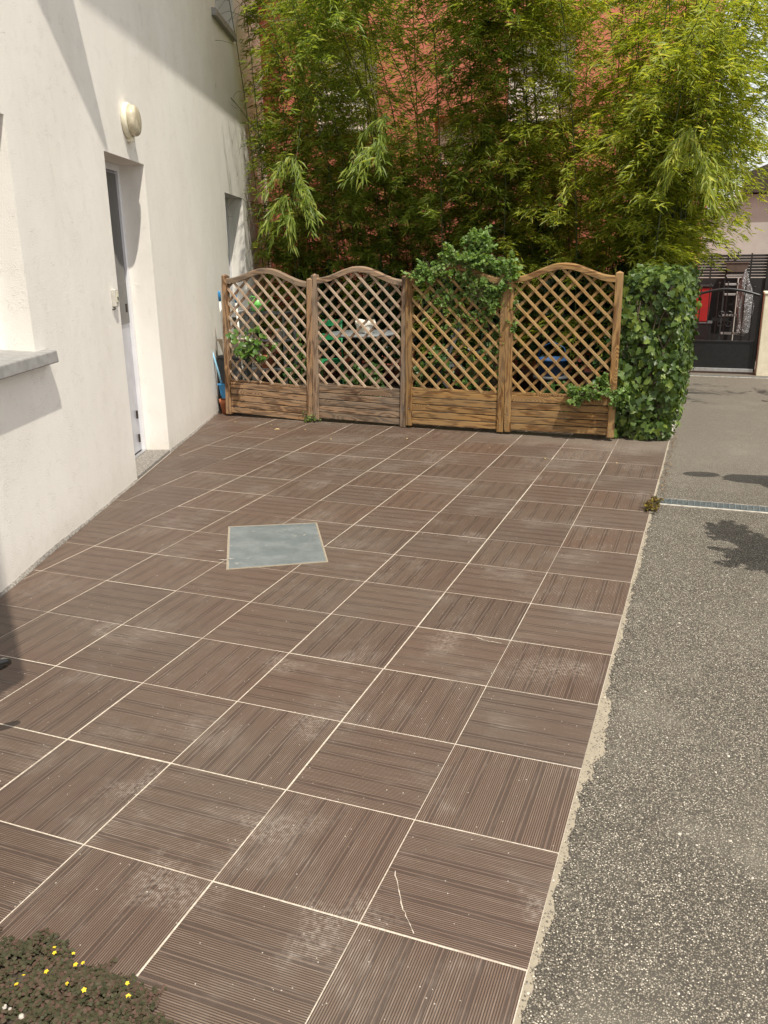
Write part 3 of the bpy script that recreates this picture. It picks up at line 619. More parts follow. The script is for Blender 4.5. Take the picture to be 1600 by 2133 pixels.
# ------------------------------------------------------------------ trellis panels
def panel(label, xa, xb, roll, wood, slat, rear, woodr, seed):
    r_ = random.Random(seed)
    A = Vector((-4.223, 6.345, 0)); B = Vector((-0.035, 6.272, 0)); u = (B-A).normalized()
    p = A + u*xa; Wd = xb-xa
    root = thing('trellis_panel', label, 'trellis panel', tuple(p), 0, 'trellis panels across the end of the patio', rot=(0, R(roll), math.atan2(u.y, u.x) + R(r_.uniform(-.5, .5))))
    pw = 0.062
    def rail_top(x):
        t_ = min(1, max(0, (x-pw)/(Wd-2*pw))); return 1.478 + 0.118*(0.5-0.5*math.cos(2*math.pi*t_))
    def tagx(o): return o
    for x0 in (0.0, Wd-pw):
        m = MB()   # built lying along x so that the grain runs along the post
        h0, h1, a = 0.025, 1.50, pw/2
        m.box((h0, -a, -a), (h1, a, a))
        m.v += [(h1+0.016, 0, 0)]; m.f[1:2] = []
        k = len(m.v)-1
        m.f = [f for f in m.f if set(f) != {1, 2, 6, 5}] + [(1, 2, k), (2, 6, k), (6, 5, k), (5, 1, k)]
        m.f = [f for f in m.f] + ([(4, 5, 6, 7)] if (4, 5, 6, 7) not in m.f else [])
        o = m.build('post', wood, root, bevel=0.004); o.rotation_euler = (0, -math.pi/2, 0); o.location = (x0+pw/2, 0, 0)
        for z in (0.10, 0.20, 0.32):
            s_ = MB(); s_.lathe([(0.005, 0.0), (0.005, 0.002), (0.0, 0.003)], 8, mat=Matrix.Rotation(math.pi/2, 4, 'X'), c=(x0+pw/2, -a-0.0005, z)); s_.build('screw', MT['steel'], root)
    # arched top rail
    m = MB(); n = 28
    for i in range(n+1):
        x = pw-0.004+(Wd-2*pw+0.008)*i/n; zt = rail_top(x); hgt = 0.056
        m.v += [(x, -0.030, zt-hgt), (x, -0.030, zt-0.012), (x, -0.022, zt), (x, 0.022, zt), (x, 0.030, zt-0.012), (x, 0.030, zt-hgt)]
        if i:
            b = (i-1)*6
            for q in range(6): m.f.append((b+q, b+6+q, b+6+(q+1) % 6, b+(q+1) % 6))
    m.build('top_rail', woodr, root)
    m = MB(); m.box((pw, -0.012, 0.385), (Wd-pw, 0.020, 0.412)); m.build('mid_rail', wood, root, bevel=0.003)
    # boards at the foot
    zb = 0.045; ph = 0.061
    for k in range(5):
        m = MB(); z0 = zb + k*(ph+0.008); yo = r_.uniform(-.0015, .0015)
        L = Wd-2*pw; m.box((-L/2, -0.014+yo, -ph/2), (L/2, 0.010+yo, ph/2))
        o = m.build('board', wood, root, bevel=0.004); o.location = (Wd/2, 0, z0+ph/2)
    # slats: front ones fall to the right, rear ones fall to the left
    lo, hi = pw-0.006, Wd-pw+0.006
    nails = MB(); pitch = 0.1455; fronts = []; rears = []
    def inside(x, z): return lo <= x <= hi and 0.400 <= z <= rail_top(x)-0.045
    ph0 = r_.uniform(0, pitch)
    for kind in (0, 1):
        c = (0.40 + pw - pitch + ph0*0.999) if kind == 0 else (0.40 - Wd + ph0)
        while c < 2.9:
            c += pitch
            ok = [x for x in np.arange(lo, hi+.001, 0.003) if inside(x, (c-x) if kind == 0 else (c+x))]
            if len(ok) < 14: continue
            xa_, xb_ = ok[0], ok[-1]
            za, zb_ = ((c-xa_), (c-xb_)) if kind == 0 else ((c+xa_), (c+xb_))
            L = math.hypot(xb_-xa_, zb_-za); ang = math.atan2(zb_-za, xb_-xa_) + R(r_.uniform(-.25, .25))
            w = 0.0125; yy = -0.0075 if kind == 0 else 0.0045
            m = MB(); m.box((-L/2, -0.0055, -w), (L/2, 0.0055, w))
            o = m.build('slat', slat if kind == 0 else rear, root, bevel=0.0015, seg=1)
            o.location = ((xa_+xb_)/2, yy + r_.uniform(-.0006, .0006), (za+zb_)/2); o.rotation_euler = (0, -ang, 0)
            (fronts if kind == 0 else rears).append((c, xa_, xb_))
    for c, a0, a1 in fronts:
        for d, b0, b1 in rears:
            x = (c-d)/2; z = (c+d)/2
            if a0 < x < a1 and b0 < x < b1: nails.box((x-0.0022, -0.0150, z-0.0022), (x+0.0022, -0.0128, z+0.0022))
    o = nails.build('nail', MT['nail'], root); o['kind'] = 'stuff'
    return root
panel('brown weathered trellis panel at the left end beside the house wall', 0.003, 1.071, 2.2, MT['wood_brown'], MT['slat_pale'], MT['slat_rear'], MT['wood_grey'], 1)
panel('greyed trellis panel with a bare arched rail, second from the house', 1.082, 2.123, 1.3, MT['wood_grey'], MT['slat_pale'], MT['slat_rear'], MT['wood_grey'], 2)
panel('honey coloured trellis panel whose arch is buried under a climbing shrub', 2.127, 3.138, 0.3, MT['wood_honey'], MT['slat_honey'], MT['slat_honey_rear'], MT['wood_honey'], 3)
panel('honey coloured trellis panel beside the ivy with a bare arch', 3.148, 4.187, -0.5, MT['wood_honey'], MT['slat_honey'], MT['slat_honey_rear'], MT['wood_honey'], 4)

# ------------------------------------------------------------------ foliage tools
def unit(a): return a/np.maximum(np.linalg.norm(a, axis=-1, keepdims=True), 1e-9)
def perp(D):
    r_ = rng.normal(size=D.shape); return unit(r_ - (r_*D).sum(-1, keepdims=True)*D)
def blades(P, D, L, Wd, fold=0.25, droop=0.25, N=None):
    """slim leaves: base, two sides, tip -> two triangles each"""
    n = len(P); D = unit(D)
    U = perp(D) if N is None else unit(N - (N*D).sum(-1, keepdims=True)*D)
    Sd = np.cross(D, U); L = L[:, None]; Wd = Wd[:, None]
    mid = P + D*L*0.42; tip = P + D*L + np.array([0, 0, -1.0])*L*droop
    V = np.stack([P, mid + Sd*Wd*0.5 + U*Wd*fold, tip, mid - Sd*Wd*0.5 + U*Wd*fold], 1).reshape(-1, 3)
    b = np.arange(n)[:, None]*4
    F = np.concatenate([b + np.array([[0, 1, 2]]), b + np.array([[0, 2, 3]])])
    return V, F
LEAF = np.array([(0, 0, 0), (0.22, 0.36, .10), (0.58, 0.42, .10), (1.0, 0.0, -.18), (0.58, -0.42, .10), (0.22, -0.36, .10), (0.5, 0, 0)], float)
LEAF_F = np.array([(0, 6, 1), (1, 6, 2), (2, 6, 3), (3, 6, 4), (4, 6, 5), (5, 6, 0)])
IVY = np.array([(0.0, 0, 0), (-0.10, 0.30, .05), (0.22, 0.50, .02), (0.42, 0.27, .07), (0.70, 0.30, .03), (1.02, 0, -.12), (0.70, -0.30, .03), (0.42, -0.27, .07), (0.22, -0.50, .02), (-0.10, -0.30, .05), (0.34, 0, -.02)], float)
IVY_F = np.array([(i, (i+1) % 10, 10)[::-1] for i in range(10)])
def cards(T, TF, P, D, N, L, wscale=1.0):
    """general leaf template placed at P, pointing D, facing N"""
    D = unit(D); N = unit(N - (N*D).sum(-1, keepdims=True)*D); Sd = np.cross(N, D)
    L = L[:, None, None]; T = T*np.array([1, wscale, 1])
    V = P[:, None, :] + L*(T[None, :, 0:1]*D[:, None] + T[None, :, 1:2]*Sd[:, None] + T[None, :, 2:3]*N[:, None])
    k = len(T); F = (np.arange(len(P))[:, None, None]*k + TF[None]).reshape(-1, TF.shape[1])
    return V.reshape(-1, 3), F
def part_np(name, V, F, mat, parent, kind=None, origin=(0, 0, 0)):
    o = bpy.data.objects.new(name, mesh_np(name, V - np.array(origin), F, mat)); link(o, parent)
    if kind: o['kind'] = kind
    return o

# ------------------------------------------------------------------ bamboo
def bamboo(label, base, n_culm, spread, hgt, lean, dens=1.0, zmin=0.7, seed=0, fill=1.0, mat='bamboo', sprays=()):
    r_ = np.random.default_rng(seed)
    root = thing('bamboo_clump', label, 'bamboo', (base[0], base[1], 0), 0, 'bamboo growing behind the trellis')
    BP, BD, BL, BN, TW = [], [], [], [], []
    for c in range(n_culm):
        b = np.array([min(r_.normal(0, spread[0]), 0.16-base[0]), r_.normal(0, spread[1]), -0.02])
        H = hgt*r_.uniform(0.8, 1.1)
        ln = np.array([lean[0] + r_.normal(0, .45), lean[1] + r_.normal(0, .60)])
        ts = np.linspace(0, 1, 14)
        pts = np.stack([b[0] + ln[0]*ts**2.4, b[1] + ln[1]*ts**2.4, b[2] + H*(ts - 0.045*ts**4*np.hypot(*ln))], 1)
        m = MB(); m.tube(pts.tolist(), [0.0085*(1-0.8*t_)+0.0018 for t_ in ts], 6)
        m.build('culm', MT['culm'], root, True)
        for z in np.arange(zmin, 0.99*H, 0.21):
            t_ = z/H; o = np.array([np.interp(t_, ts, pts[:, k]) for k in range(3)])
            ow = Vector((o[0]+base[0], (o[1]+base[1])*0.8, o[2]))
            nz = mnoise.noise(ow*0.95 + Vector((3.1, 7.7, 1.3))) + 0.45*mnoise.noise(ow*2.1)
            thr = -0.9 if z < 2.4 else ((-0.80 if z < 3.1 else (-0.42 if z < 3.9 else -0.10)) - (0.5 if seed == 11 else 0))
            if abs(ow.x+3.8) < .60 and 3.0 < z < 4.1 or abs(ow.x+1.4) < .55 and 3.0 < z < 4.1: thr += 0.48
            if seed >= 16 and z > 2.7: thr += 0.14 if z < 3.4 else 0.27
            for q in range(r_.integers(2, 5)):
                if nz < thr + r_.normal(0, .10): continue
                az = r_.uniform(0, 2*math.pi); Lb = r_.uniform(.40, 1.05)*(0.6 + 0.4*min(1, max(0, (z-1.5)/1.2)))
                hd = np.array([math.cos(az) + lean[0]*.2 + 0.15, math.sin(az) - (0.35 if z > 2.2 else -0.05), 0]); hd /= np.linalg.norm(hd)
                el = r_.uniform(.15, .85); side = np.array([-hd[1], hd[0], 0])
                s_ = np.linspace(0.25, 1, 7)
                path = o + s_[:, None]*Lb*hd + np.stack([0*s_, 0*s_, Lb*(el*s_ - r_.uniform(.45, .95)*s_**2)], 1)
                if z > 1.8: TW.append(np.concatenate([o[None], path]))
                for k in range(7):
                    nl = int(r_.integers(6, 13)*fill)
                    d0 = hd*0.85 + np.array([0, 0, (el-1.5*s_[k])*.22 - .06])
                    BP.append(path[k] + r_.normal(0, .026, (nl, 3)))
                    BD.append(d0 + side*r_.normal(0, .85, (nl, 1)) + r_.normal(0, .34, (nl, 3)))
                    BN.append(np.array([0.15, -0.15, 0.85]) + hd*0.35 + r_.normal(0, .28, (nl, 3)))
                    BL.append(r_.uniform(.058, .128, nl))
    # long arching culms that hang forward and end in a tassel of leaves
    for sx, sy, sz, sn in sprays:
        e_ = np.array([sx-base[0], sy-base[1], sz]); b = np.array([0.1, -0.1, 0.]); q_ = np.linspace(0, 1, 14)[:, None]
        top = (b+e_)/2*np.array([1, 1, 0]) + np.array([0, 0, 2*3.5 - sz*.5])
        pts = b*(1-q_)**2 + 2*top*q_*(1-q_) + e_*q_**2
        m = MB(); m.tube(pts.tolist(), [0.009*(1-.85*t_) for t_ in q_[:, 0]], 6); m.build('culm', MT['culm'], root, True)
        for k in range(sn):
            f = r_.uniform(.90, 1.0); o = np.array([np.interp(f, q_[:, 0], pts[:, c]) for c in range(3)])
            hd = np.array([r_.normal(0, .7), -0.6 + r_.normal(0, .5), 0]); hd /= np.linalg.norm(hd)
            s_ = np.linspace(.1, 1, 7); path = o + s_[:, None]*r_.uniform(.2, .42)*hd + np.stack([0*s_, 0*s_, .12*s_ - .42*s_**2], 1)
            TW.append(np.concatenate([o[None], path]))
            for j in range(7):
                nl = int(r_.integers(4, 8)); BP.append(path[j] + r_.normal(0, .02, (nl, 3))); BD.append(hd*.5 + np.array([0, 0, -.75]) + r_.normal(0, .40, (nl, 3)))
                BN.append(np.array([.3, -.7, .6]) + r_.normal(0, .3, (nl, 3))); BL.append(r_.uniform(.08, .15, nl))
    P = np.concatenate(BP); D = np.concatenate(BD); L = np.concatenate(BL)
    N = np.concatenate(BN)
    m = MB()
    for tw in TW[::2]: m.tube(tw[::2].tolist(), [.0028, .0024, .0018, .001][:len(tw[::2])], 3, False)
    m.build('twig', MT['culm'], root)['kind'] = 'stuff'
    ok = P[:, 2] > 0.35
    # keep leaves out of both buildings
    wx = P[:, 0] + base[0] - W0.x; wy = P[:, 1] + base[1] - W0.y
    ok &= (wx*WN.x + wy*WN.y > 0.10) & (P[:, 1] + base[1] < 11.05) & ~((P[:, 1] + base[1] < 8.75) & (P[:, 0] + base[0] < -4.1)) & ~((P[:, 0] + base[0] > 0.40) & (P[:, 2] < 1.72 + 0.25*np.sin(9*P[:, 1]))) & (P[:, 1] + base[1] > 6.75)
    P, D, L, N = P[ok], D[ok], L[ok], N[ok]
    V, F = blades(P, D, L, L*r_.uniform(.11, .17, len(L)), 0.18, 0.16, N)
    part_np('foliage', V, F, MT[mat], root, 'stuff')
    return len(P)
nb = 0
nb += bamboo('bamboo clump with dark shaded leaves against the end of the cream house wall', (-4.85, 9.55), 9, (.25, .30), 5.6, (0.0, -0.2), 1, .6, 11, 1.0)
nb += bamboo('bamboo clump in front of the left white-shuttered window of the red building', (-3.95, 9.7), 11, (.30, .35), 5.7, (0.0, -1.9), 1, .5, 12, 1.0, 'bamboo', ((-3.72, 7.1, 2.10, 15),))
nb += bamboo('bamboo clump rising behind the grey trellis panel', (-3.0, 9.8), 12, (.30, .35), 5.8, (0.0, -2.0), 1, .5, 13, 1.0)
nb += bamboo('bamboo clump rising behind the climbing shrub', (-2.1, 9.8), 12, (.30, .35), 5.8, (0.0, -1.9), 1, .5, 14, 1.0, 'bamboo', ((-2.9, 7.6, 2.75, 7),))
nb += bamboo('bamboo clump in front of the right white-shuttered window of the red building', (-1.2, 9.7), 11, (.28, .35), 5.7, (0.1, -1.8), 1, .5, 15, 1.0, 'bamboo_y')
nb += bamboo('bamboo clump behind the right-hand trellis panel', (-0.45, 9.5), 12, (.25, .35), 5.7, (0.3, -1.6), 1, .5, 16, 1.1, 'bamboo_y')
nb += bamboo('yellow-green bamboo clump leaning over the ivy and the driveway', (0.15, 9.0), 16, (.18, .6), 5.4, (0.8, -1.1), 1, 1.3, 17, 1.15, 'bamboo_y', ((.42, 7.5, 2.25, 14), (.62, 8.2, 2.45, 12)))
print('bamboo leaves', nb)

# ------------------------------------------------------------------ ivy
ivy = thing('ivy_hedge', 'dense dark green ivy hedge at the right end of the trellis along the driveway', 'ivy', (0.19, 6.45, 0))
m = MB(); m.box((-0.16, 0.07, 0.0), (0.15, 4.65, 1.40)); m.build('core', MT['woodstem'], ivy)
def surf(n, face):
    a = rng.random((n, 3))
    if face == 'front':
        P = np.stack([-0.26 + 0.52*a[:, 0], -0.06 + 0.10*a[:, 1], 0.03 + 1.45*a[:, 2]], 1); N = np.tile([0.1, -1.0, 0.25], (n, 1))
    elif face == 'right':
        P = np.stack([0.19 + 0.08*a[:, 0], -0.03 + 4.7*a[:, 1]**1.25, 0.06 + 1.42*a[:, 2]], 1); N = np.tile([1.0, -0.1, 0.25], (n, 1))
    else:
        P = np.stack([-0.25 + 0.50*a[:, 0], -0.03 + 4.7*a[:, 1]**1.2, 1.40 + 0.09*a[:, 2]], 1); N = np.tile([0.15, -0.35, 1.0], (n, 1))
    bul = np.abs(rng.normal(0, .022, n)) + 0.028*np.sin(P[:, 2]*9 + P[:, 0]*13 + P[:, 1]*5) + 0.03*np.sin(P[:, 1]*7.3 + P[:, 2]*4)
    P = P + unit(N)*bul[:, None]
    D = np.stack([rng.normal(0, .6, n), rng.normal(0, .45, n), -0.9 + rng.normal(0, .35, n)], 1)
    if face == 'top': D = rng.normal(0, 1, (n, 3)); D[:, 2] *= .3
    N = N + rng.normal(0, .38, (n, 3))
    return P, D, N, rng.uniform(.034, .072, n)
sets = [surf(1500, 'front'), surf(4300, 'right'), surf(1400, 'top')]
P = np.concatenate([s[0] for s in sets]); D = np.concatenate([s[1] for s in sets]); N = np.concatenate([s[2] for s in sets]); L = np.concatenate([s[3] for s in sets])
nf = 1500
score = np.where(np.arange(len(P)) < nf, 10 - P[:, 1]*30, 3 - P[:, 1]) + L*60
big = np.argsort(-score)[:300]; mask = np.ones(len(P), bool); mask[big] = False
V, F = cards(IVY, IVY_F, P[mask], D[mask], N[mask], L[mask]); part_np('foliage', V, F, MT['ivy'], ivy, 'stuff')
V, F = cards(IVY, IVY_F, np.zeros((1, 3)), np.array([[1., 0, 0]]), np.array([[0., 0, 1]]), np.ones(1)); ivy_me = mesh_np('leaf', V, F, MT['ivy1'])
for k in big:
    d = Vector(D[k]).normalized(); n_ = Vector(N[k]); n_ = (n_ - d*n_.dot(d)).normalized(); s_ = n_.cross(d)
    o = bpy.data.objects.new('leaf', ivy_me); link(o, ivy)
    Lk = float(L[k])*1.12
    o.matrix_local = Matrix(((d.x*Lk, s_.x*Lk, n_.x*Lk, P[k, 0]), (d.y*Lk, s_.y*Lk, n_.y*Lk, P[k, 1]-0.02), (d.z*Lk, s_.z*Lk, n_.z*Lk, P[k, 2]), (0, 0, 0, 1)))
# stems
m = MB()
for k in range(7):
    x = rng.uniform(-.24, .18); pts = [(x + 0.05*math.sin(q*1.7+k), -0.02 + rng.uniform(-.02, .02), q*0.14) for q in range(10)]
    m.tube(pts, 0.005, 5)
m.build('stem', MT['woodstem'], ivy)

# ------------------------------------------------------------------ shrubs
def bush(name, label, cat, loc, blobs, mat, leaf, n, group=None, stems=8, up=0.2, wscale=1.0, stem_base=(0, 0, 0)):
    root = thing(name, label, cat, loc, 0, group)
    m = MB(); PP = []; DD = []
    per = max(1, n//max(1, sum(b[2] for b in blobs)*3//1)) if False else None
    tw = sum(b[3] for b in blobs)
    for (cx, cy, cz), rad, k, wgt in blobs:
        cnt = int(n*wgt/tw); tips = max(4, k)
        for q in range(tips):
            d = rng.normal(size=3); d /= np.linalg.norm(d); e_ = np.array([cx, cy, cz]) + d*np.array(rad)*rng.uniform(.45, 1.05)
            s0 = np.array([cx, cy, cz]) + rng.normal(0, .15, 3)*np.array(rad)
            bend = (s0+e_)/2 + rng.normal(0, .04, 3)
            m.tube([tuple(s0), tuple(bend), tuple(e_)], [0.003, 0.0025, 0.0012], 4, False)
            c = max(2, cnt//tips); tt = rng.random(c)**0.6
            pp = s0*(1-tt)[:, None]**2 + 2*bend*(tt*(1-tt))[:, None] + e_*(tt**2)[:, None]
            PP.append(pp + rng.normal(0, leaf[0]*0.35, (c, 3))); DD.append(np.tile((e_-s0)/np.linalg.norm(e_-s0), (c, 1))*0.6 + rng.normal(0, .6, (c, 3)) + np.array([0, 0, up]))
        m.tube([stem_base, ((stem_base[0]+cx)/2+rng.normal(0, .03), (stem_base[1]+cy)/2, (stem_base[2]+cz)/2), (cx, cy, cz)], [0.007, 0.005, 0.003], 5, False)
    P = np.concatenate(PP); D = np.concatenate(DD)
    N = rng.normal(0, .5, P.shape) + np.array([0.25, -0.4, 0.8])
    L = rng.uniform(leaf[0], leaf[1], len(P))
    V, F = cards(LEAF, LEAF_F, P, D, N, L, wscale)
    m.build('stem', MT['woodstem'], root)
    part_np('foliage', V, F, mat, root, 'stuff')
    return root
bush('climbing_shrub', 'leafy climbing shrub spilling over the arch of the third trellis panel', 'shrub', (-1.30, 6.42, 0),
     [((-.14, -.13, 1.60), (.44, .18, .20), 60, 3.0), ((-.10, -.06, 1.80), (.19, .14, .17), 30, 1.5), ((-.54, -.14, 1.50), (.26, .12, .11), 34, 1.6), ((.20, -.14, 1.46), (.15, .11, .22), 26, 1.4),
      ((-.02, -.16, 1.34), (.36, .11, .20), 34, 1.7), ((.26, -.10, 1.12), (.07, .07, .25), 10, .4), ((.14, .14, .95), (.16, .08, .35), 14, .6), ((-.12, .12, .62), (.2, .08, .2), 8, .3), ((-.35, -.13, 1.28), (.30, .07, .16), 16, .6), ((.02, -.12, 1.12), (.22, .06, .16), 12, .4), ((.10, -.06, .80), (.10, .05, .22), 10, .4), ((-.25, -.10, 1.12), (.28, .05, .16), 14, .5), ((.20, -.08, .95), (.10, .05, .2), 10, .4)], MT['climber'], (.024, .046), 6000, stem_base=(.1, .15, 0))
bush('trailing_bush', 'fine-leaved bush growing out through the foot of the right-hand trellis panel', 'bush', (-0.25, 6.30, 0),
     [((-.06, -.10, .43), (.24, .12, .10), 30, 2.0), ((.22, -.08, .42), (.14, .12, .13), 20, 1.2), ((.10, -.03, .55), (.13, .08, .09), 10, .5)], MT['climber'], (.022, .040), 1500, stem_base=(.0, .20, 0))
bush('weed', 'small creeping weed between the feet of the two left trellis panels', 'weed', (-3.14, 6.28, 0),
     [((0, 0, .035), (.10, .05, .035), 14, 1.0), ((-.07, .0, .06), (.05, .04, .05), 6, .4)], MT['climber'], (.012, .022), 170)
bush('weed', 'brownish yellow-flowered weed at the tile edge by the drain grate', 'weed', (0.455, 4.10, 0),
     [((0, 0, .03), (.045, .12, .035), 22, 1.0), ((0.02, 0.08, .04), (.03, .05, .03), 8, .4)], MT['weed'], (.010, .020), 520)
GX = [(-3.75, 7.3, .55, 'low leafy shrub behind the brown trellis panel'), (-2.9, 7.05, .50, 'leafy bed plant in front of the garden table'), (-2.3, 7.6, .62, 'leafy shrub behind the joint of the grey and honey trellis panels'),
      (-1.55, 7.1, .75, 'leafy shrub behind the third trellis panel'), (-0.75, 7.0, .40, 'low flowering plants behind the right-hand trellis panel'), (-4.25, 7.9, .8, 'dark shrub in the corner between house wall and trellis'), (-0.25, 8.0, .9, 'dark shrub behind the trellis beside the ivy')]
for x, y, h_, lb in GX:
    bush('garden_shrub', lb, 'shrub', (x, y, 0), [((0, 0, h_*.55), (.36, .30, h_*.5), 26, 1.0), ((.16, -.1, h_*.85), (.2, .2, .2), 10, .4)], MT['garden'], (.035, .075), 420, 'shrubs in the garden behind the trellis', wscale=0.9)

for k_, (x, y, h_, lb) in enumerate(((-4.3, 9.1, 1.7, 'dark evergreen under the bamboo by the house corner'), (-3.45, 8.9, 1.6, 'dark evergreen under the bamboo behind the green chair'), (-2.65, 9.0, 1.75, 'dark evergreen under the bamboo behind the garden table'),
                     (-1.85, 8.8, 1.6, 'dark evergreen under the bamboo behind the grey garden chair'), (-1.05, 8.9, 1.7, 'dark evergreen under the bamboo behind the blue tub'), (-0.35, 8.7, 1.55, 'dark evergreen under the bamboo next to the ivy'))):
    bush('evergreen_shrub', lb, 'shrub', (x, y, 0), [((0, 0, h_*.35), (.48, .32, h_*.33), 40, 1.0), ((.05, .05, h_*.72), (.42, .30, h_*.28), 40, 1.0)], MT['evergreen'], (.06, .11), 1500, 'dark evergreens under the bamboo', wscale=0.8)

# broad-leaved plant on the left panel, every leaf its own part
pp = thing('pepper_plant', 'broad-leaved green plant poking through the left trellis panel', 'plant', (-3.82, 6.28, 0.62))
V, F = cards(LEAF, LEAF_F, np.zeros((1, 3)), np.array([[1., 0, 0]]), np.array([[0., 0, 1]]), np.ones(1), 0.85); broad_me = mesh_np('leaf', V, F, MT['broad'], True)
m = MB()
for k in range(15):
    e_ = Vector((rng.uniform(-.25, .30), rng.uniform(-.16, .06), rng.uniform(.02, .42)))
    if e_.x > .12: e_.z *= .55
    m.tube([(0, .10, -0.05), (e_.x*.4, .02, e_.z*.75), tuple(e_)], [.006, .004, .002], 5, False)
    for q in range(7):
        t_ = rng.uniform(.35, 1.05); p = Vector((e_.x*t_, .10*(1-t_)+e_.y*t_, e_.z*t_)) + Vector(rng.normal(0, .022, 3))
        d = (Vector((rng.normal(0, .8), rng.normal(-.35, .5), -.55+rng.normal(0, .35)))).normalized(); n_ = Vector((rng.normal(.2, .3), -.7, .6)); n_ = (n_-d*n_.dot(d)).normalized(); s_ = n_.cross(d)
        Lk = rng.uniform(.045, .092); o = bpy.data.objects.new('leaf', broad_me); link(o, pp)
        o.matrix_local = Matrix(((d.x*Lk, s_.x*Lk, n_.x*Lk, p.x), (d.y*Lk, s_.y*Lk, n_.y*Lk, p.y), (d.z*Lk, s_.z*Lk, n_.z*Lk, p.z), (0, 0, 0, 1)))
m.build('stem', MT['stem'], pp)

# ------------------------------------------------------------------ oxalis patch in the corner
ox = thing('oxalis_patch', 'mat of dark creeping oxalis with small yellow flowers on the tiles', 'plant', (-0.60, -0.60, 0))
def ox_r(a): return 0.34*(1 + 0.10*math.sin(3*a+.5) + 0.07*math.sin(7*a) + 0.04*math.sin(13*a+2))
m = MB(); m.v.append((0, 0, .022))
for k in range(48):
    a = 2*math.pi*k/48; r_ = ox_r(a)*.93; m.v.append((1.0*r_*math.cos(a), .74*r_*math.sin(a), 0.001)); m.f.append((0, 1+k, 1+(k+1) % 48))
m.build('soil', MT['soil'], ox)
n = 5200; a = rng.uniform(0, 2*math.pi, n); rr = np.sqrt(rng.random(n))*np.array([ox_r(x) for x in a])*(1.02 + np.abs(rng.normal(0, .05, n)) + .05*np.sin(23*a))
hh = np.clip(0.024*(1-(rr/0.36)**3), .006, None)
P = np.stack([rr*np.cos(a), .74*rr*np.sin(a), hh*rng.uniform(.55, 1.1, n) + .004 + .008*np.sin(rr*31+a*5)], 1)
VV = []; FF = []; kk = 0
tri = rng.uniform(0, 2*math.pi, n)
for j in range(3):
    th = tri + j*2.094; D = np.stack([np.cos(th), np.sin(th), rng.normal(-.15, .25, n)], 1); N = rng.normal(0, .25, (n, 3)) + np.array([0, 0, 1.])
    V, F = cards(LEAF, LEAF_F, P, D, N, rng.uniform(.008, .0125, n), 1.25)
    VV.append(V); FF.append(F + kk); kk += len(V)
part_np('foliage', np.concatenate(VV), np.concatenate(FF), MT['oxalis'], ox, 'stuff')
T5 = []; F5 = []
for j in range(5):
    th = j*2*math.pi/5; V, F = cards(LEAF, LEAF_F, np.zeros((1, 3)), np.array([[math.cos(th), math.sin(th), .25]]), np.array([[0, 0, 1.]]), np.ones(1)*.0062, .95); F5.append(F + j*7); T5.append(V)
fl_me = mesh_np('flower', np.concatenate(T5), np.concatenate(F5), MT['petal'])
for x, y in ((-.689,-.361),(-.674,-.377),(-.63,-.36),(-.687,-.466),(-.682,-.494),(-.571,-.449),(-.521,-.449),(-.445,-.388),(-.417,-.421),(-.584,-.379),(-.596,-.391),(-.644,-.437)):
    o = bpy.data.objects.new('flower', fl_me); link(o, ox); s_ = random.uniform(.75, 1.15)
    rr_ = math.hypot(x+.60, (y+.60)/.74); z = max(.006, 0.024*(1-(rr_/0.36)**3)) + .012
    o.location = (x+.60, y+.60, z); o.scale = (s_, s_, s_); o.rotation_euler = (random.uniform(-.5, .5), random.uniform(-.5, .5), random.uniform(0, 6))
m = MB()
for k in range(9):
    p = Vector((-.66+rng.normal(0, .05), -.575+rng.normal(0, .02), .022+rng.uniform(0, .012)))
    r_ = rng.uniform(.003, .008); ic_ = [(p + Vector(rng.normal(0, 1, 3)).normalized()*r_) for q in range(8)]
    m.lathe([(0, p.z-r_), (r_, p.z-r_*.3), (r_*.8, p.z+r_*.4), (0, p.z+r_*.6)], 6, (p.x+.60, p.y+.60, 0))
o = m.build('rubble', MT['grit'], ox); o['kind'] = 'stuff'

# ------------------------------------------------------------------ things leaning in the corner left of the trellis
def lean(name, label, cat, foot, top, group=None):
    f = Vector(foot); t_ = Vector(top); root = thing(name, label, cat, tuple(f), 0, group); return root, t_ - f
b, d = lean('broom', 'pale blue pole with blue dustpan blade leaning on the cream wall', 'shovel', (-4.330, 6.47, 0.20), (-4.475, 6.46, 0.868))
m = MB(); m.tube([(0, 0, .08), tuple(d*.88)], .0115, 10); m.build('pole', MT['paleblue'], b, True)
m = MB(); m.tube([tuple(d*.80), tuple(d*.985), tuple(d)], [.0145, .0150, .010], 10); m.build('grip', MT['blue'], b, True)
m = MB(); m.prism([(-.05, .125), (.045, .135), (.050, .02), (.035, -.035), (-.012, -.035), (-.030, .0)], -.012, .004, 'y'); m.box((-.05, -.035, .115), (.045, -.012, .135)); m.build('blade', MT['blue'], b, bevel=.004)
b, d = lean('broom', 'white broom handle with blue cap leaning on the wall, outside the trellis post', 'broom', (-4.275, 6.50, 0.02), (-4.318, 6.50, 1.335), 'blue-capped broom handles in the corner')
m = MB(); m.tube([(0, 0, .06), tuple(d*.94)], .0115, 10); m.build('pole', MT['whitep'], b, True)
m = MB(); m.tube([tuple(d*.92), tuple(d*.985), tuple(d)], [.0155, .0160, .011], 10); m.build('cap', MT['blue'], b, True)
m = MB(); m.box((-.10, -.02, 0), (.10, .02, .06)); m.build('head', MT['blue'], b, bevel=.006)
b, d = lean('broom', 'white broom handle with blue cap seen through the left trellis panel', 'broom', (-4.10, 6.56, 0.02), (-4.165, 6.58, 1.315), 'blue-capped broom handles in the corner')
m = MB(); m.tube([(0, 0, .06), tuple(d*.94)], .0115, 10); m.build('pole', MT['whitep'], b, True)
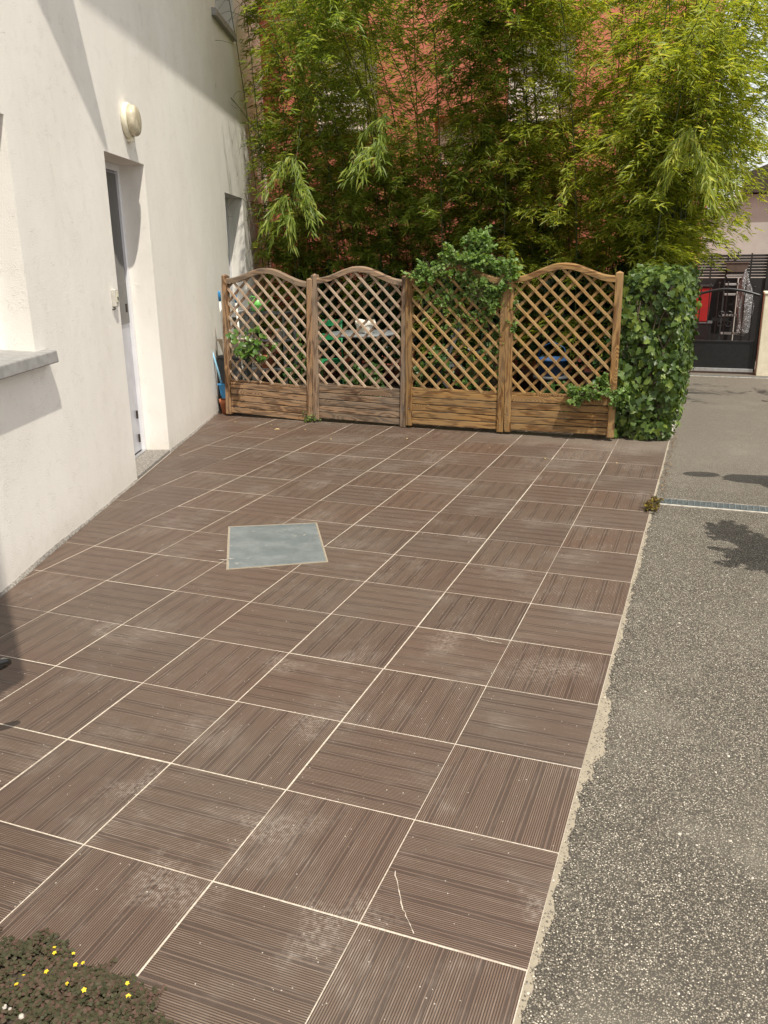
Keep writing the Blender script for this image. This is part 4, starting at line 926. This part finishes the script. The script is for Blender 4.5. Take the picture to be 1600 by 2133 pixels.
m = MB(); m.tube([tuple(d*.92), tuple(d*.985), tuple(d)], [.0155, .0160, .011], 10); m.build('cap', MT['blue'], b, True)
m = MB(); m.box((-.10, -.02, 0), (.10, .02, .06)); m.build('head', MT['blue'], b, bevel=.006)
pot = thing('flower_pot', 'terracotta flower pot on the tiles behind the left trellis post', 'flower pot', (-4.30, 6.47, 0.0))
m = MB(); m.lathe([(0.0, 0.004), (.052, .0), (.072, .115), (.079, .118), (.081, .160), (.070, .160), (.066, .12), (0.0, .11)], 24); m.build('body', MT['terracotta'], pot, True)
bn = thing('storage_bin', 'dark grey plastic bin in the corner between wall and trellis', 'bin', (-4.28, 6.68, 0))
m = MB(); m.prism([(-.135, 0), (.135, 0), (.155, .60), (-.155, .60)], -.12, .12, 'y'); m.build('body', MT['greybin'], bn, bevel=.01)
m = MB(); m.box((-.165, -.14, .60), (.165, .14, .63)); m.build('lid', MT['greybin'], bn, bevel=.008)
for z in (.18, .36): 
    m = MB(); m.box((-.148, -.126, z), (.148, -.119, z+.012)); m.build('rib', MT['greybin'], bn)
tr = thing('planter_trough', 'beige plastic trough resting on the dark grey bin', 'planter', (-4.27, 6.66, .632))
m = MB(); m.prism([(-.09, 0), (.20, 0), (.22, .165), (-.15, .165)], -.09, .09, 'y'); m.build('body', MT['trough'], tr, bevel=.008)
m = MB(); m.box((-.16, -.10, .160), (.23, .10, .180)); m.build('rim', MT['trough'], tr, bevel=.006)

# ------------------------------------------------------------------ garden furniture behind the trellis
tb = thing('garden_table', 'round blue-grey bistro table behind the grey trellis panel', 'table', (-3.09, 7.6, 0))
m = MB(); m.lathe([(0, .790), (.38, .790), (.400, .797), (.400, .815), (.390, .822), (0, .822)], 40); m.build('tabletop', MT['tabletop'], tb, True)
for k in range(3):
    a = k*2.094+.4; m = MB(); m.tube([(.27*math.cos(a), .27*math.sin(a), 0), (.05*math.cos(a), .05*math.sin(a), .42), (.22*math.cos(a), .22*math.sin(a), .79)], .011, 8); m.build('leg', MT['black'], tb, True)
pt = thing('fabric_pot', 'white crumpled fabric pot standing on the round garden table', 'pot', (-3.02, 7.52, .822))
m = MB(); n = 24
prof = [(.080, 0), (.095, .06), (.105, .10), (.112, .115), (.118, .09), (.120, .125), (.110, .145), (.09, .11), (0, .10)]
for k, (r_, z) in enumerate(prof):
    for j in range(n):
        a = 2*math.pi*j/n; q = r_*(1+.08*math.sin(4*a+k*.4)); m.v.append((q*math.cos(a), q*math.sin(a), z+.012*math.sin(3*a+k)))
for k in range(len(prof)-1):
    for j in range(n): m.f.append((k*n+j, k*n+(j+1) % n, k*n+n+(j+1) % n, k*n+n+j))
m.build('body', MT['whiteceramic'], pt)
def chair(label, loc, rz, mat):
    c = thing('garden_chair', label, 'chair', loc, rz)
    for x in (-.19, .19):
        m = MB(); m.bar((x, -.20, 0), (x, .20, .94), .018, .028); m.build('back_leg', mat, c)
        m = MB(); m.bar((x*.88, .24, 0), (x*.88, -.16, .46), .018, .028); m.build('front_leg', mat, c)
    for z in (.90, .74): 
        m = MB(); y = -.20+.40*z/.94; m.box((-.205, y-.022, z-.038), (.205, y-.010, z+.038)); m.build('back_slat', mat, c, bevel=.003)
    for k in range(5):
        m = MB(); y = -.17+k*.085; m.box((-.20, y-.034, .452), (.20, y+.034, .466)); m.build('seat_slat', mat, c, bevel=.003)
    return c
chair('green metal folding chair beside the round garden table', (-3.62, 7.72, 0), R(25), MT['green'])
chair('dark grey garden chair with padded arms behind the third trellis panel', (-2.15, 7.75, 0), R(-70), MT['greybin'])
def tub(label, loc, mat, r, h, nm='tub', cat='tub'):
    b = thing(nm, label, cat, loc)
    m = MB(); m.lathe([(0, 0), (r*.78, 0), (r, h), (r*1.06, h), (r*1.06, h+.02), (r*.95, h+.02), (r*.9, h*.8), (0, h*.75)], 24); m.build('body', mat, b, True)
    m = MB(); m.tube([(-r*1.02, 0, h), (-r*.7, 0, h+r*.8), (0, 0, h+r*1.15), (r*.7, 0, h+r*.8), (r*1.02, 0, h)], .006, 6); m.build('handle', mat, b, True)
    return b
tub('blue plastic tub behind the right-hand trellis panel', (-.85, 7.5, .42), MT['bluedark'], .17, .16)
st = thing('plant_stand', 'low dark stand carrying the blue tub behind the trellis', 'stand', (-.85, 7.5, 0))
m = MB(); m.lathe([(0, .39), (.2, .39), (.2, .418), (0, .418)], 20); m.build('shelf', MT['greybin'], st, True)
for k in range(3):
    a = k*2.094; m = MB(); m.tube([(.18*math.cos(a), .18*math.sin(a), 0), (.15*math.cos(a), .15*math.sin(a), .39)], .012, 6); m.build('leg', MT['greybin'], st)
wc = thing('watering_can', 'lime green watering can hung high behind the left trellis panel', 'watering can', (-4.44, 7.55, 1.06))
m = MB(); m.lathe([(0, -.02), (.075, 0), (.085, .06), (.07, .12), (.045, .14), (.04, .15), (0, .145)], 20); m.build('body', MT['lime'], wc, True)
m = MB(); m.tube([(.06, 0, .02), (.14, 0, .10), (.20, 0, .16)], [.016, .011, .016], 8); m.build('spout', MT['lime'], wc, True)
m = MB(); m.tube([(-.07, 0, .03), (-.13, 0, .09), (-.08, 0, .17), (0, 0, .15)], .008, 6); m.build('handle', MT['lime'], wc, True)
sh = thing('plant_shelf', 'dark tiered plant shelf in the garden corner behind the left trellis panel', 'shelf', (-4.32, 7.62, 0))
for z in (.35, .70, 1.02):
    m = MB(); m.box((-.25, -.16, z), (.28, .16, z+.022)); m.build('shelf_board', MT['greybin'], sh, bevel=.003)
for x in (-.23, .26):
    for y in (-.14, .14):
        m = MB(); m.box((x-.012, y-.012, 0), (x+.012, y+.012, 1.08)); m.build('leg', MT['greybin'], sh)
for lb, lc, mt, r_ in (('small black pot on the middle board of the plant shelf', (-4.42, 7.56, .722), 'black', .075), ('white pot on the middle board of the plant shelf', (-4.14, 7.55, .722), 'whiteceramic', .07),
                       ('terracotta pot on the lowest board of the plant shelf', (-4.35, 7.55, .372), 'terracotta', .09), ('black pot on the soil in front of the plant shelf', (-3.75, 6.85, -.02), 'black', .13), ('white pot on the soil behind the left trellis panel', (-3.62, 6.75, -.02), 'whiteceramic', .085)):
    p = thing('flower_pot', lb, 'flower pot', lc)
    m = MB(); m.lathe([(0, 0), (r_*.72, 0), (r_*.95, r_*1.45), (r_*1.05, r_*1.47), (r_*1.05, r_*1.8), (r_*.92, r_*1.8), (r_*.88, r_*1.5), (0, r_*1.45)], 20); m.build('body', MT[mt], p, True)

# ------------------------------------------------------------------ red building
rb = thing('red_building', 'red rendered building behind the bamboo with white-shuttered windows', 'building', (0, 11.2, 0))
RX0, RX1, RH = -9.5, 0.385, 8.5
ROP = [(-5.37, -4.26, 3.50, 4.78), (-2.33, -1.36, 3.48, 4.65), (-3.42, -2.92, 2.25, 3.70), (-1.52, -.80, 1.15, 1.72)]
ROP = [ROP[0], ROP[1], (-3.38, -2.70, 2.95, 3.62), (-1.50, -0.80, 1.10, 1.70)]
xs = sorted({RX0, RX1, *[o[0] for o in ROP], *[o[1] for o in ROP]}); zs = sorted({-0.07, RH, *[o[2] for o in ROP], *[o[3] for o in ROP]})
m = MB()
for a in range(len(xs)-1):
    for b in range(len(zs)-1):
        xm, zm = (xs[a]+xs[a+1])/2, (zs[b]+zs[b+1])/2
        if any(o[0] < xm < o[1] and o[2] < zm < o[3] for o in ROP): continue
        m.add([(xs[a],0,zs[b]),(xs[a+1],0,zs[b]),(xs[a+1],0,zs[b+1]),(xs[a],0,zs[b+1])], [(0,1,2,3)])
for x0, x1, z0, z1 in ROP:
    m.add([(x0,0,z0),(x1,0,z0),(x1,0,z1),(x0,0,z1),(x0,.3,z0),(x1,.3,z0),(x1,.3,z1),(x0,.3,z1)], [(0,4,5,1),(1,5,6,2),(2,6,7,3),(3,7,4,0)])
m.add([(RX1,0,-.07),(RX1,7,-.07),(RX1,7,RH),(RX1,0,RH),(RX0,7,-.07),(RX0,7,RH),(RX0,0,RH)], [(0,1,2,3),(1,4,5,2),(3,2,5,6)])
m.build('wall', MT['red'], rb)
for i_, (x0, x1, z0, z1) in enumerate(ROP):
    w = MB(); f = .05; y0, y1 = .20, .28
    w.box((x0, y0, z0), (x0+f, y1, z1)); w.box((x1-f, y0, z0), (x1, y1, z1)); w.box((x0+f, y0, z0), (x1-f, y1, z0+f)); w.box((x0+f, y0, z1-f), (x1-f, y1, z1))
    wo_ = w.build('window', MT['white'], rb, bevel=.004)
    k = 0; z = z0+f
    while z < z1-f-.01:
        zz = min(z+.052, z1-f); m = MB(); m.box((x0+f, .225, z), (x1-f, .245, zz-.004)); m.build('shutter_slat', MT['white'], wo_); z += .052
    if i_ < 2:
        m = MB(); m.box((x0-.06, -.06, z0-.05), (x1+.06, .21, z0-.002)); m.build('sill', MT['sill'], wo_, bevel=.006)
m = MB(); m.tube([(.235, -.075, 0.0), (.235, -.075, 8.3)], .05, 14); m.build('downpipe', MT['greypipe'], rb, True)
m = MB()
for z in (1.6, 3.4, 4.9, 6.6): m.lathe([(.062, z), (.062, z+.04)], 14, (.235, -.075, 0)); m.box((.215, -.03, z), (.255, 0.0, z+.03))
m.build('pipe_bracket', MT['greypipe'], rb)

# ------------------------------------------------------------------ gate at the end of the driveway
gt = thing('metal_gate', 'black metal garden gate with arched top rail and solid lower panel', 'gate', (0.42, 11.40, 0))
GW = 0.92
def gz(x): return 1.07 + 0.095*math.sin(math.pi*min(1, max(0, x/GW)))
m = MB(); m.box((0, -.02, .03), (.04, .02, 1.08)); m.box((GW-.04, -.02, .03), (GW, .02, 1.08)); m.box((.04, -.018, .435), (GW-.04, .018, .46)); m.build('frame', MT['black'], gt, bevel=.003)
m = MB(); m.tube([(GW*k/16, 0, gz(GW*k/16)) for k in range(17)], .018, 8); m.build('top_rail', MT['black'], gt, True)
m = MB(); m.box((.041, -.008, .072), (GW-.041, .008, .434)); m.build('panel', MT['black'], gt)
m = MB(); m.box((.02, -.024, .022), (GW-.02, .024, .071)); m.build('kick_bar', MT['alu'], gt, bevel=.004)
for k in range(1, 8):
    x = GW*k/8; m = MB(); top = gz(x) + (.075 if k % 2 == 0 or True else 0); m.tube([(x, 0, .46), (x, 0, top)], .007, 6)
    m.lathe([(0, top-.005), (.013, top+.008), (.013, top+.018), (0, top+.03)], 8, (x, 0, 0)); m.build('bar', MT['black'], gt)
for sx in (-1, 1):
    for z0, sz in ((.82, 1), (.70, -1)):
        m = MB(); pts = []
        for q in range(22):
            a = q*.36; r_ = .052*(1-q/26); pts.append((GW*.5 + sx*(.056 - r_*math.cos(a)), -.012, z0 + sz*r_*math.sin(a)))
        m.tube(pts, .006, 5); m.build('scroll', MT['black'], gt)
gp = thing('gate_pillar', 'cream rendered low pillar at the right of the black gate', 'pillar', (1.36, 11.28, 0))
m = MB(); m.box((0, 0, -.05), (.42, .34, 1.10)); m.build('shaft', MT['cream'], gp, bevel=.012)
m = MB(); m.box((-.012, -.012, 1.10), (.432, .352, 1.135)); m.build('cap', MT['cream'], gp, bevel=.01)
# dark fence behind, slatted along the top
bf = thing('slatted_fence', 'black fence with open slats along its top behind the gate', 'fence', (0.0, 13.0, 0))
for k in range(3):
    m = MB(); x0 = .1+k*.95; m.box((x0, .02, .02), (x0+.93, .05, 1.27)); m.build('fence_panel', MT['blackfence'], bf)
for k in range(8):
    m = MB(); z = 1.285+k*.043; m.box((.1, .02, z), (1.43, .045, z+.035)); m.build('slat', MT['blackfence'], bf, bevel=.002)
for x in (.62, .86, 1.20):
    m = MB(); m.box((x-.012, .046, 1.27), (x+.012, .062, 1.64)); m.build('batten', MT['blackfence'], bf)
for x in (.08, 1.46, 2.95):
    m = MB(); m.box((x-.035, -.02, -.05), (x+.035, .05, 1.70)); m.build('post', MT['blackfence'], bf, bevel=.004)
m = MB(); m.box((1.50, .02, 1.28), (2.91, .05, 1.60)); m.build('fence_panel', MT['blackfence'], bf)
tp = thing('hanging_trough', 'brown plant trough hung near the top of the black slatted fence', 'planter', (1.0, 12.9, 1.36))
m = MB(); m.prism([(-.135, 0), (.135, 0), (.165, .135), (-.165, .135)], -.08, .08, 'y'); m.build('body', MT['browntrough'], tp, bevel=.006)
m = MB(); m.box((-.175, -.09, .130), (.175, .09, .150)); m.build('rim', MT['browntrough'], tp, bevel=.005)
m = MB(); m.tube([(-.12, 0, .14), (0, 0, .20), (.0, 0, .30), (.02, 0, .32), (.03, 0, .28)], .010, 6); m.build('hook', MT['black'], tp)
la = thing('step_ladder', 'aluminium step ladder leaning on the black fence behind the gate', 'ladder', (1.0, 12.86, 0))
for sx in (-.155, .155):
    m = MB(); m.bar((sx, -.25, 0), (sx, .08, 1.38), .022, .05); m.build('side_rail', MT['black'], la)
for k in range(5):
    z = .25+k*.20 if k < 2 else (.72, 1.03, 1.18, 1.31)[k-2] if k < 6 else 0
    y = -.25+.33*z/1.38; m = MB(); m.box((-.144, y-.05, z-.016), (.144, y+.01, z+.016)); m.build('tread', MT['alu'], la, bevel=.003)
z = 1.31; m = MB(); m.box((-.144, -.25+.33*z/1.38-.05, z-.016), (.144, -.25+.33*z/1.38+.01, z+.016)); m.build('tread', MT['alu'], la, bevel=.003)
cv = thing('plastic_cover', 'clear crumpled plastic cover hanging beside the step ladder behind the gate', 'cover', (1.15, 12.58, .42))
m = MB(); n = 18; prof = [(.02, .0), (.085, .05), (.10, .22), (.115, .45), (.10, .62), (.085, .75), (.05, .88), (.015, .96), (.004, 1.0)]
for k, (r_, z) in enumerate(prof):
    for j in range(n):
        a = 2*math.pi*j/n; q = r_*(1+.16*math.sin(5*a+k)+.10*rng.normal()); m.v.append((q*math.cos(a)+.03*math.sin(z*5), .7*q*math.sin(a), z))
for k in range(len(prof)-1):
    for j in range(n): m.f.append((k*n+j, k*n+(j+1) % n, k*n+n+(j+1) % n, k*n+n+j))
m.build('sheet', MT['plastic'], cv)
rbn = thing('red_bin', 'red plastic bin with a black lid behind the gate', 'bin', (.47, 12.75, .62))
m = MB(); m.prism([(-.17, 0), (.175, 0), (.20, .52), (-.20, .52)], -.16, .16, 'y'); m.build('body', MT['redbin'], rbn, bevel=.02)
m = MB(); m.box((-.215, -.175, .52), (.215, .175, .56)); m.build('lid', MT['black'], rbn, bevel=.012)
bs = thing('black_crate', 'black crate under the red bin behind the gate', 'crate', (.47, 12.75, 0))
m = MB(); m.box((-.24, -.2, 0), (.24, .2, .60)); m.build('body', MT['black'], bs, bevel=.01)
m = MB(); m.box((-.25, -.21, .60), (.25, .21, .62)); m.build('lid', MT['greybin'], bs, bevel=.004)
# low building beyond
ga = thing('garage', 'beige rendered outbuilding with a dark roof beyond the gate', 'building', (0.35, 16.0, 0))
m = MB(); m.prism([(0, 0), (5, 0), (5, 2.66), (.66, 2.66), (.0, 2.22)], 0, 4, 'y'); m.build('wall', MT['beige'], ga)
m = MB(); m.prism([(-.12, 2.23), (.66, 2.75), (.66, 2.665), (-.12, 2.145)], -.10, 4.05, 'y'); m.build('verge_board', MT['white'], ga)
m = MB(); m.prism([(.70, 2.68), (5.1, 2.68), (5.1, 3.05), (2.6, 3.75), (.70, 3.02)], -.18, 4.2, 'y'); m.build('roof', MT['roof'], ga)
# spiky plants and shrub beyond the right edge of the picture: they throw the leafy shadows on the asphalt
bush('driveway_shrub', 'dry orange-tipped shrub at the right edge beside the cream pillar', 'shrub', (1.78, 8.9, 0), [((0, 0, .45), (.30, .35, .38), 30, 1.0), ((.05, .5, 1.1), (.26, .3, .30), 16, .4)], MT['straw'], (.03, .06), 500)
bush('driveway_shrub', 'leafy shrub beside the driveway, just outside the right edge of the picture', 'shrub', (1.62, 2.95, 0), [((0, -.1, .6), (.24, .50, .40), 30, .8), ((-.10, .10, 1.15), (.26, .50, .20), 46, 1.3), ((-.22, .42, 1.2), (.12, .22, .12), 16, .4)], MT['garden'], (.03, .065), 2000)
shadow_scoot = thing('shadow_scooter', 'scooter-shaped shadow caster with windscreen and mirror, added out of view at the right', 'scooter', (1.68, 4.44, 0), R(8))  # unseen, added to cast the mirror-shaped shadow on the asphalt
tyre = [(.17+.055*math.cos(a), .055*math.sin(a)) for a in np.linspace(0, 2*math.pi, 13)[:-1]]
for y in (-.62, .62):
    m = MB(); n = 24
    for j in range(n):
        a = 2*math.pi*j/n
        for r_, x in tyre: m.v.append((x, y + r_*math.cos(a), .225 + r_*math.sin(a)))
    for j in range(n):
        for q in range(12): m.f.append((j*12+q, j*12+(q+1) % 12, ((j+1) % n)*12+(q+1) % 12, ((j+1) % n)*12+q))
    w_ = m.build('wheel', MT['seal'], shadow_scoot, True)
    m = MB(); m.lathe([(0, -.03), (.12, -.03), (.12, .03), (0, .03)], 18, mat=Matrix.Rotation(math.pi/2, 4, 'Y')); r_ = m.build('rim', MT['alu'], w_); r_.location = (0, y, .225)
m = MB(); m.prism([(-.80, .42), (-.55, .36), (-.30, .22), (.22, .22), (.34, .50), (.42, .78), (.55, .80), (.50, .40), (.62, .44), (.60, .50), (.46, .95), (.30, .80), (.18, .38), (-.15, .38), (-.25, .62), (-.78, .66)], -.14, .14, 'x'); m.build('body', MT['greybin'], shadow_scoot, bevel=.03)
m = MB(); m.box((-.13, -.78, .67), (.13, -.16, .76)); m.build('seat', MT['seal'], shadow_scoot, bevel=.04)
m = MB(); m.tube([(-.33, .38, 1.0), (-.12, .44, .97), (.12, .44, .97), (.33, .38, 1.0)], .015, 8); m.build('handlebar', MT['black'], shadow_scoot, True)
m = MB(); wp_ = [(.34*math.cos(a)*(1.0), 1.12+.38*math.sin(a)) for a in np.linspace(-.5, math.pi+.5, 18)]; m.prism([(x, z-1.12) for x, z in wp_], -.008, .008, 'y'); ws_ = m.build('windscreen', MT['greybin'], shadow_scoot); ws_.location = (.05, .45, 1.06); ws_.rotation_euler = (R(48), 0, 0)
m = MB(); m.tube([(-.22, .42, .99), (-.30, .44, 1.10), (-.34, .44, 1.16)], .008, 6); mr = m.build('mirror_stem', MT['black'], shadow_scoot)
m = MB(); m.lathe([(0, -.02), (.07, -.015), (.085, 0), (.07, .012), (0, .015)], 18); o = m.build('mirror', MT['gloss'], mr, True); o.scale = (1.6, .95, 1); o.rotation_euler = (R(35), R(10), R(12)); o.location = (-.40, .44, 1.20)

# black cart handle poking in from the left edge
ct = thing('garden_cart', 'glossy black handle end poking in at the left edge above the tiles', 'cart', (-1.95, 0.02, 0))
m = MB(); m.prism([(-.30, -.25), (.20, -.25), (.20, .0), (-.30, .0)], .16, .38); m.build('tray', MT['gloss'], ct, bevel=.03)
for x, y in ((-.25, -.2), (.15, -.2), (-.25, -.05), (.15, -.05)):
    m = MB(); m.tube([(x, y, 0), (x, y, .16)], .016, 8); m.build('leg', MT['black'], ct)
hd = [(.20, -.05, .30), (.36, .175, .315), (.44, .305, .335)]
m = MB(); m.tube(hd[:2] + [(.422, .270, .325)], [.016, .017, .022], 10); m.build('handle', MT['gloss'], ct, True)
m = MB(); a_ = Vector((.422, .270, .325)); dd = Vector((.55, .80, .1)).normalized()
ring = []
for k in range(17):
    a = 2*math.pi*k/16; ring.append(a_ + dd*(.045+.04*math.cos(a)) + Vector((0.6, -.45, .66)).normalized()*.028*math.sin(a))
m.tube(ring, .012, 8, False); m.build('ring', MT['gloss'], ct, True)
m = MB(); q_ = a_ + dd*.07; m.lathe([(0, -.004), (.010, -.004), (.010, .004), (0, .005)], 10, (q_.x, q_.y, q_.z+.014)); m.build('rivet', MT['chrome'], ct)

# garden wall far off to the right, out of the picture
# ------------------------------------------------------------------ grit, pebbles, dry leaves
def pebbles(name, P, Rr, mat, kind='stuff'):
    ico = np.array([(0,0,1),(.894,0,.447),(.276,.851,.447),(-.724,.526,.447),(-.724,-.526,.447),(.276,-.851,.447),(.724,.526,-.447),(-.276,.851,-.447),(-.894,0,-.447),(-.276,-.851,-.447),(.724,-.526,-.447),(0,0,-1)])
    icf = np.array([(0,1,2),(0,2,3),(0,3,4),(0,4,5),(0,5,1),(1,6,2),(2,7,3),(3,8,4),(4,9,5),(5,10,1),(6,7,2),(7,8,3),(8,9,4),(9,10,5),(10,6,1)])
    n = len(P); V = ico[None]*(1+rng.normal(0, .18, (n, 12, 1)))*Rr[:, None, None]*np.stack([rng.uniform(.7, 1.3, n), rng.uniform(.7, 1.3, n), rng.uniform(.35, .7, n)], 1)[:, None]
    th = rng.uniform(0, 6.28, n); c, s_ = np.cos(th)[:, None], np.sin(th)[:, None]
    V = np.stack([V[..., 0]*c - V[..., 1]*s_, V[..., 0]*s_ + V[..., 1]*c, V[..., 2]], -1) + P[:, None]
    F = (np.arange(n)[:, None, None]*12 + icf[None]).reshape(-1, 3)
    o = bpy.data.objects.new(name, mesh_np(name, V.reshape(-1, 3), F, mat)); link(o)
    props(o, None, None, None, kind); return o
t = NT('asphalt_stones'); r_ = t.island(); cr_ = t.n('ValToRGB'); t.put(cr_.inputs[0], r_)
cr_.color_ramp.interpolation = 'CONSTANT'; el = cr_.color_ramp.elements
for i_, (p_, c_) in enumerate(((0, (.108, .095, .076)), (.4, (.178, .158, .127)), (.7, (.255, .229, .184)), (.88, (.36, .33, .265)), (.965, (.58, .53, .44)))):
    if i_ > 1: el.new(p_)
    el[i_].position = p_; el[i_].color = (*c_, 1)
MT['stones'] = t.set(cr_.outputs[0], .8)
n = 34000; y = -1.35 + 5.6*rng.random(n)**1.6; x = .49 + 1.0*rng.random(n)
P = np.stack([x, y, np.full(n, -.0058)], 1); o = pebbles('asphalt_stones', P, rng.uniform(.0010, .0026, n)*(1+.7*(rng.random(n) > .965)), MT['stones'])
props(o, 'coarse stone chippings showing in the grey asphalt', 'gravel')
n = 420; y = -1.35 + 4.5*rng.random(n)**1.5; x = .52 + 1.0*rng.random(n); P = np.stack([x, y, np.full(n, -.0062)], 1)
o = pebbles('pale_stones', P, rng.uniform(.0028, .0060, n), MT['grit']); props(o, 'larger pale stones scattered in the grey asphalt', 'gravel')
n = 700; y = -1.2 + 7.4*rng.random(n)**1.3; x = -3.6 + 4.0*rng.random(n); ok = (x - W0.x)*WN.x + (y - W0.y)*WN.y > .05
P = np.stack([x, y, np.full(n, .0006)], 1)[ok]; o = pebbles('grit', P, rng.uniform(.0010, .0026, ok.sum()), MT['grit'])
props(o, 'tiny pale grit scattered over the brown tiles', 'grit')
n = 2600; y = -1.2 + 5.4*rng.random(n)**1.4; x = .450 + np.abs(rng.normal(0, .040, n)); P = np.stack([x, y, np.full(n, -.002)], 1)
o = pebbles('edge_gravel', P, rng.uniform(.0012, .0042, n), MT['stones']); props(o, 'loose gravel along the edge between tiles and asphalt', 'gravel')
lf = [(-3.93, 6.02, .030), (-3.28, 5.80, .040), (-3.46, 5.98, .022), (-2.60, 5.55, .018), (-3.02, 5.86, .020), (-1.05, 5.6, .020), (-.50, 5.35, .022), (.08, 5.4, .018), (-1.9, 5.75, .022), (-.865, -.378, .026)]
V, F = cards(LEAF, LEAF_F, np.zeros((1, 3)), np.array([[1., 0, 0.]]), np.array([[0., 0, 1.]]), np.ones(1), .55); dry_me = mesh_np('dry_leaf', V, F, MT['straw'])
for k, (x, y, L_) in enumerate(lf):
    o = bpy.data.objects.new('dry_leaf', dry_me); link(o); o.location = (x, y, .004); o.scale = (L_*1.6,)*3; o.rotation_euler = (random.uniform(-.2, .2), random.uniform(-.25, .0), random.uniform(0, 6))
    lb = ('curled dry leaf on the tiles before the foot of the left trellis panel', 'longest straw coloured dry leaf, before the second trellis panel', 'small dry leaf between the two largest leaves before the left panels', 'tiny dry leaf on the tiles before the third panel', 'small dry leaf on the joint before the grey panel',
          'dry leaf on the tiles before the joint of the two honey coloured panels', 'dry leaf on the tiles before the right-hand trellis panel', 'rightmost dry leaf, on the tiles before the ivy', 'dry leaf lying close to the foot of the grey panel', 'pale dry leaf lying beside the oxalis patch')[k]
    props(o, lb, 'leaf', None if k == 9 else 'dry leaves on the tiles in front of the trellis')
n = 170; y = 4.5 + 2.3*rng.random(n); x = .475 + np.abs(rng.normal(0, .022, n)); P = np.stack([x, y, np.full(n, .004)], 1)
D = rng.normal(0, 1, (n, 3)); D[:, 2] *= .2; V, F = blades(P, D, rng.uniform(.015, .045, n), rng.uniform(.004, .010, n), .1, 0.0, np.tile([0, 0, 1.], (n, 1)))
o = bpy.data.objects.new('leaf_litter', mesh_np('leaf_litter', V, F, MT['litter'])); link(o); props(o, 'dry leaf litter along the asphalt edge near the ivy', 'leaf litter', None, 'stuff')
print('objects', len(SC.objects), 'tris', sum(len(o.data.polygons) for o in SC.objects if o.type == 'MESH'))
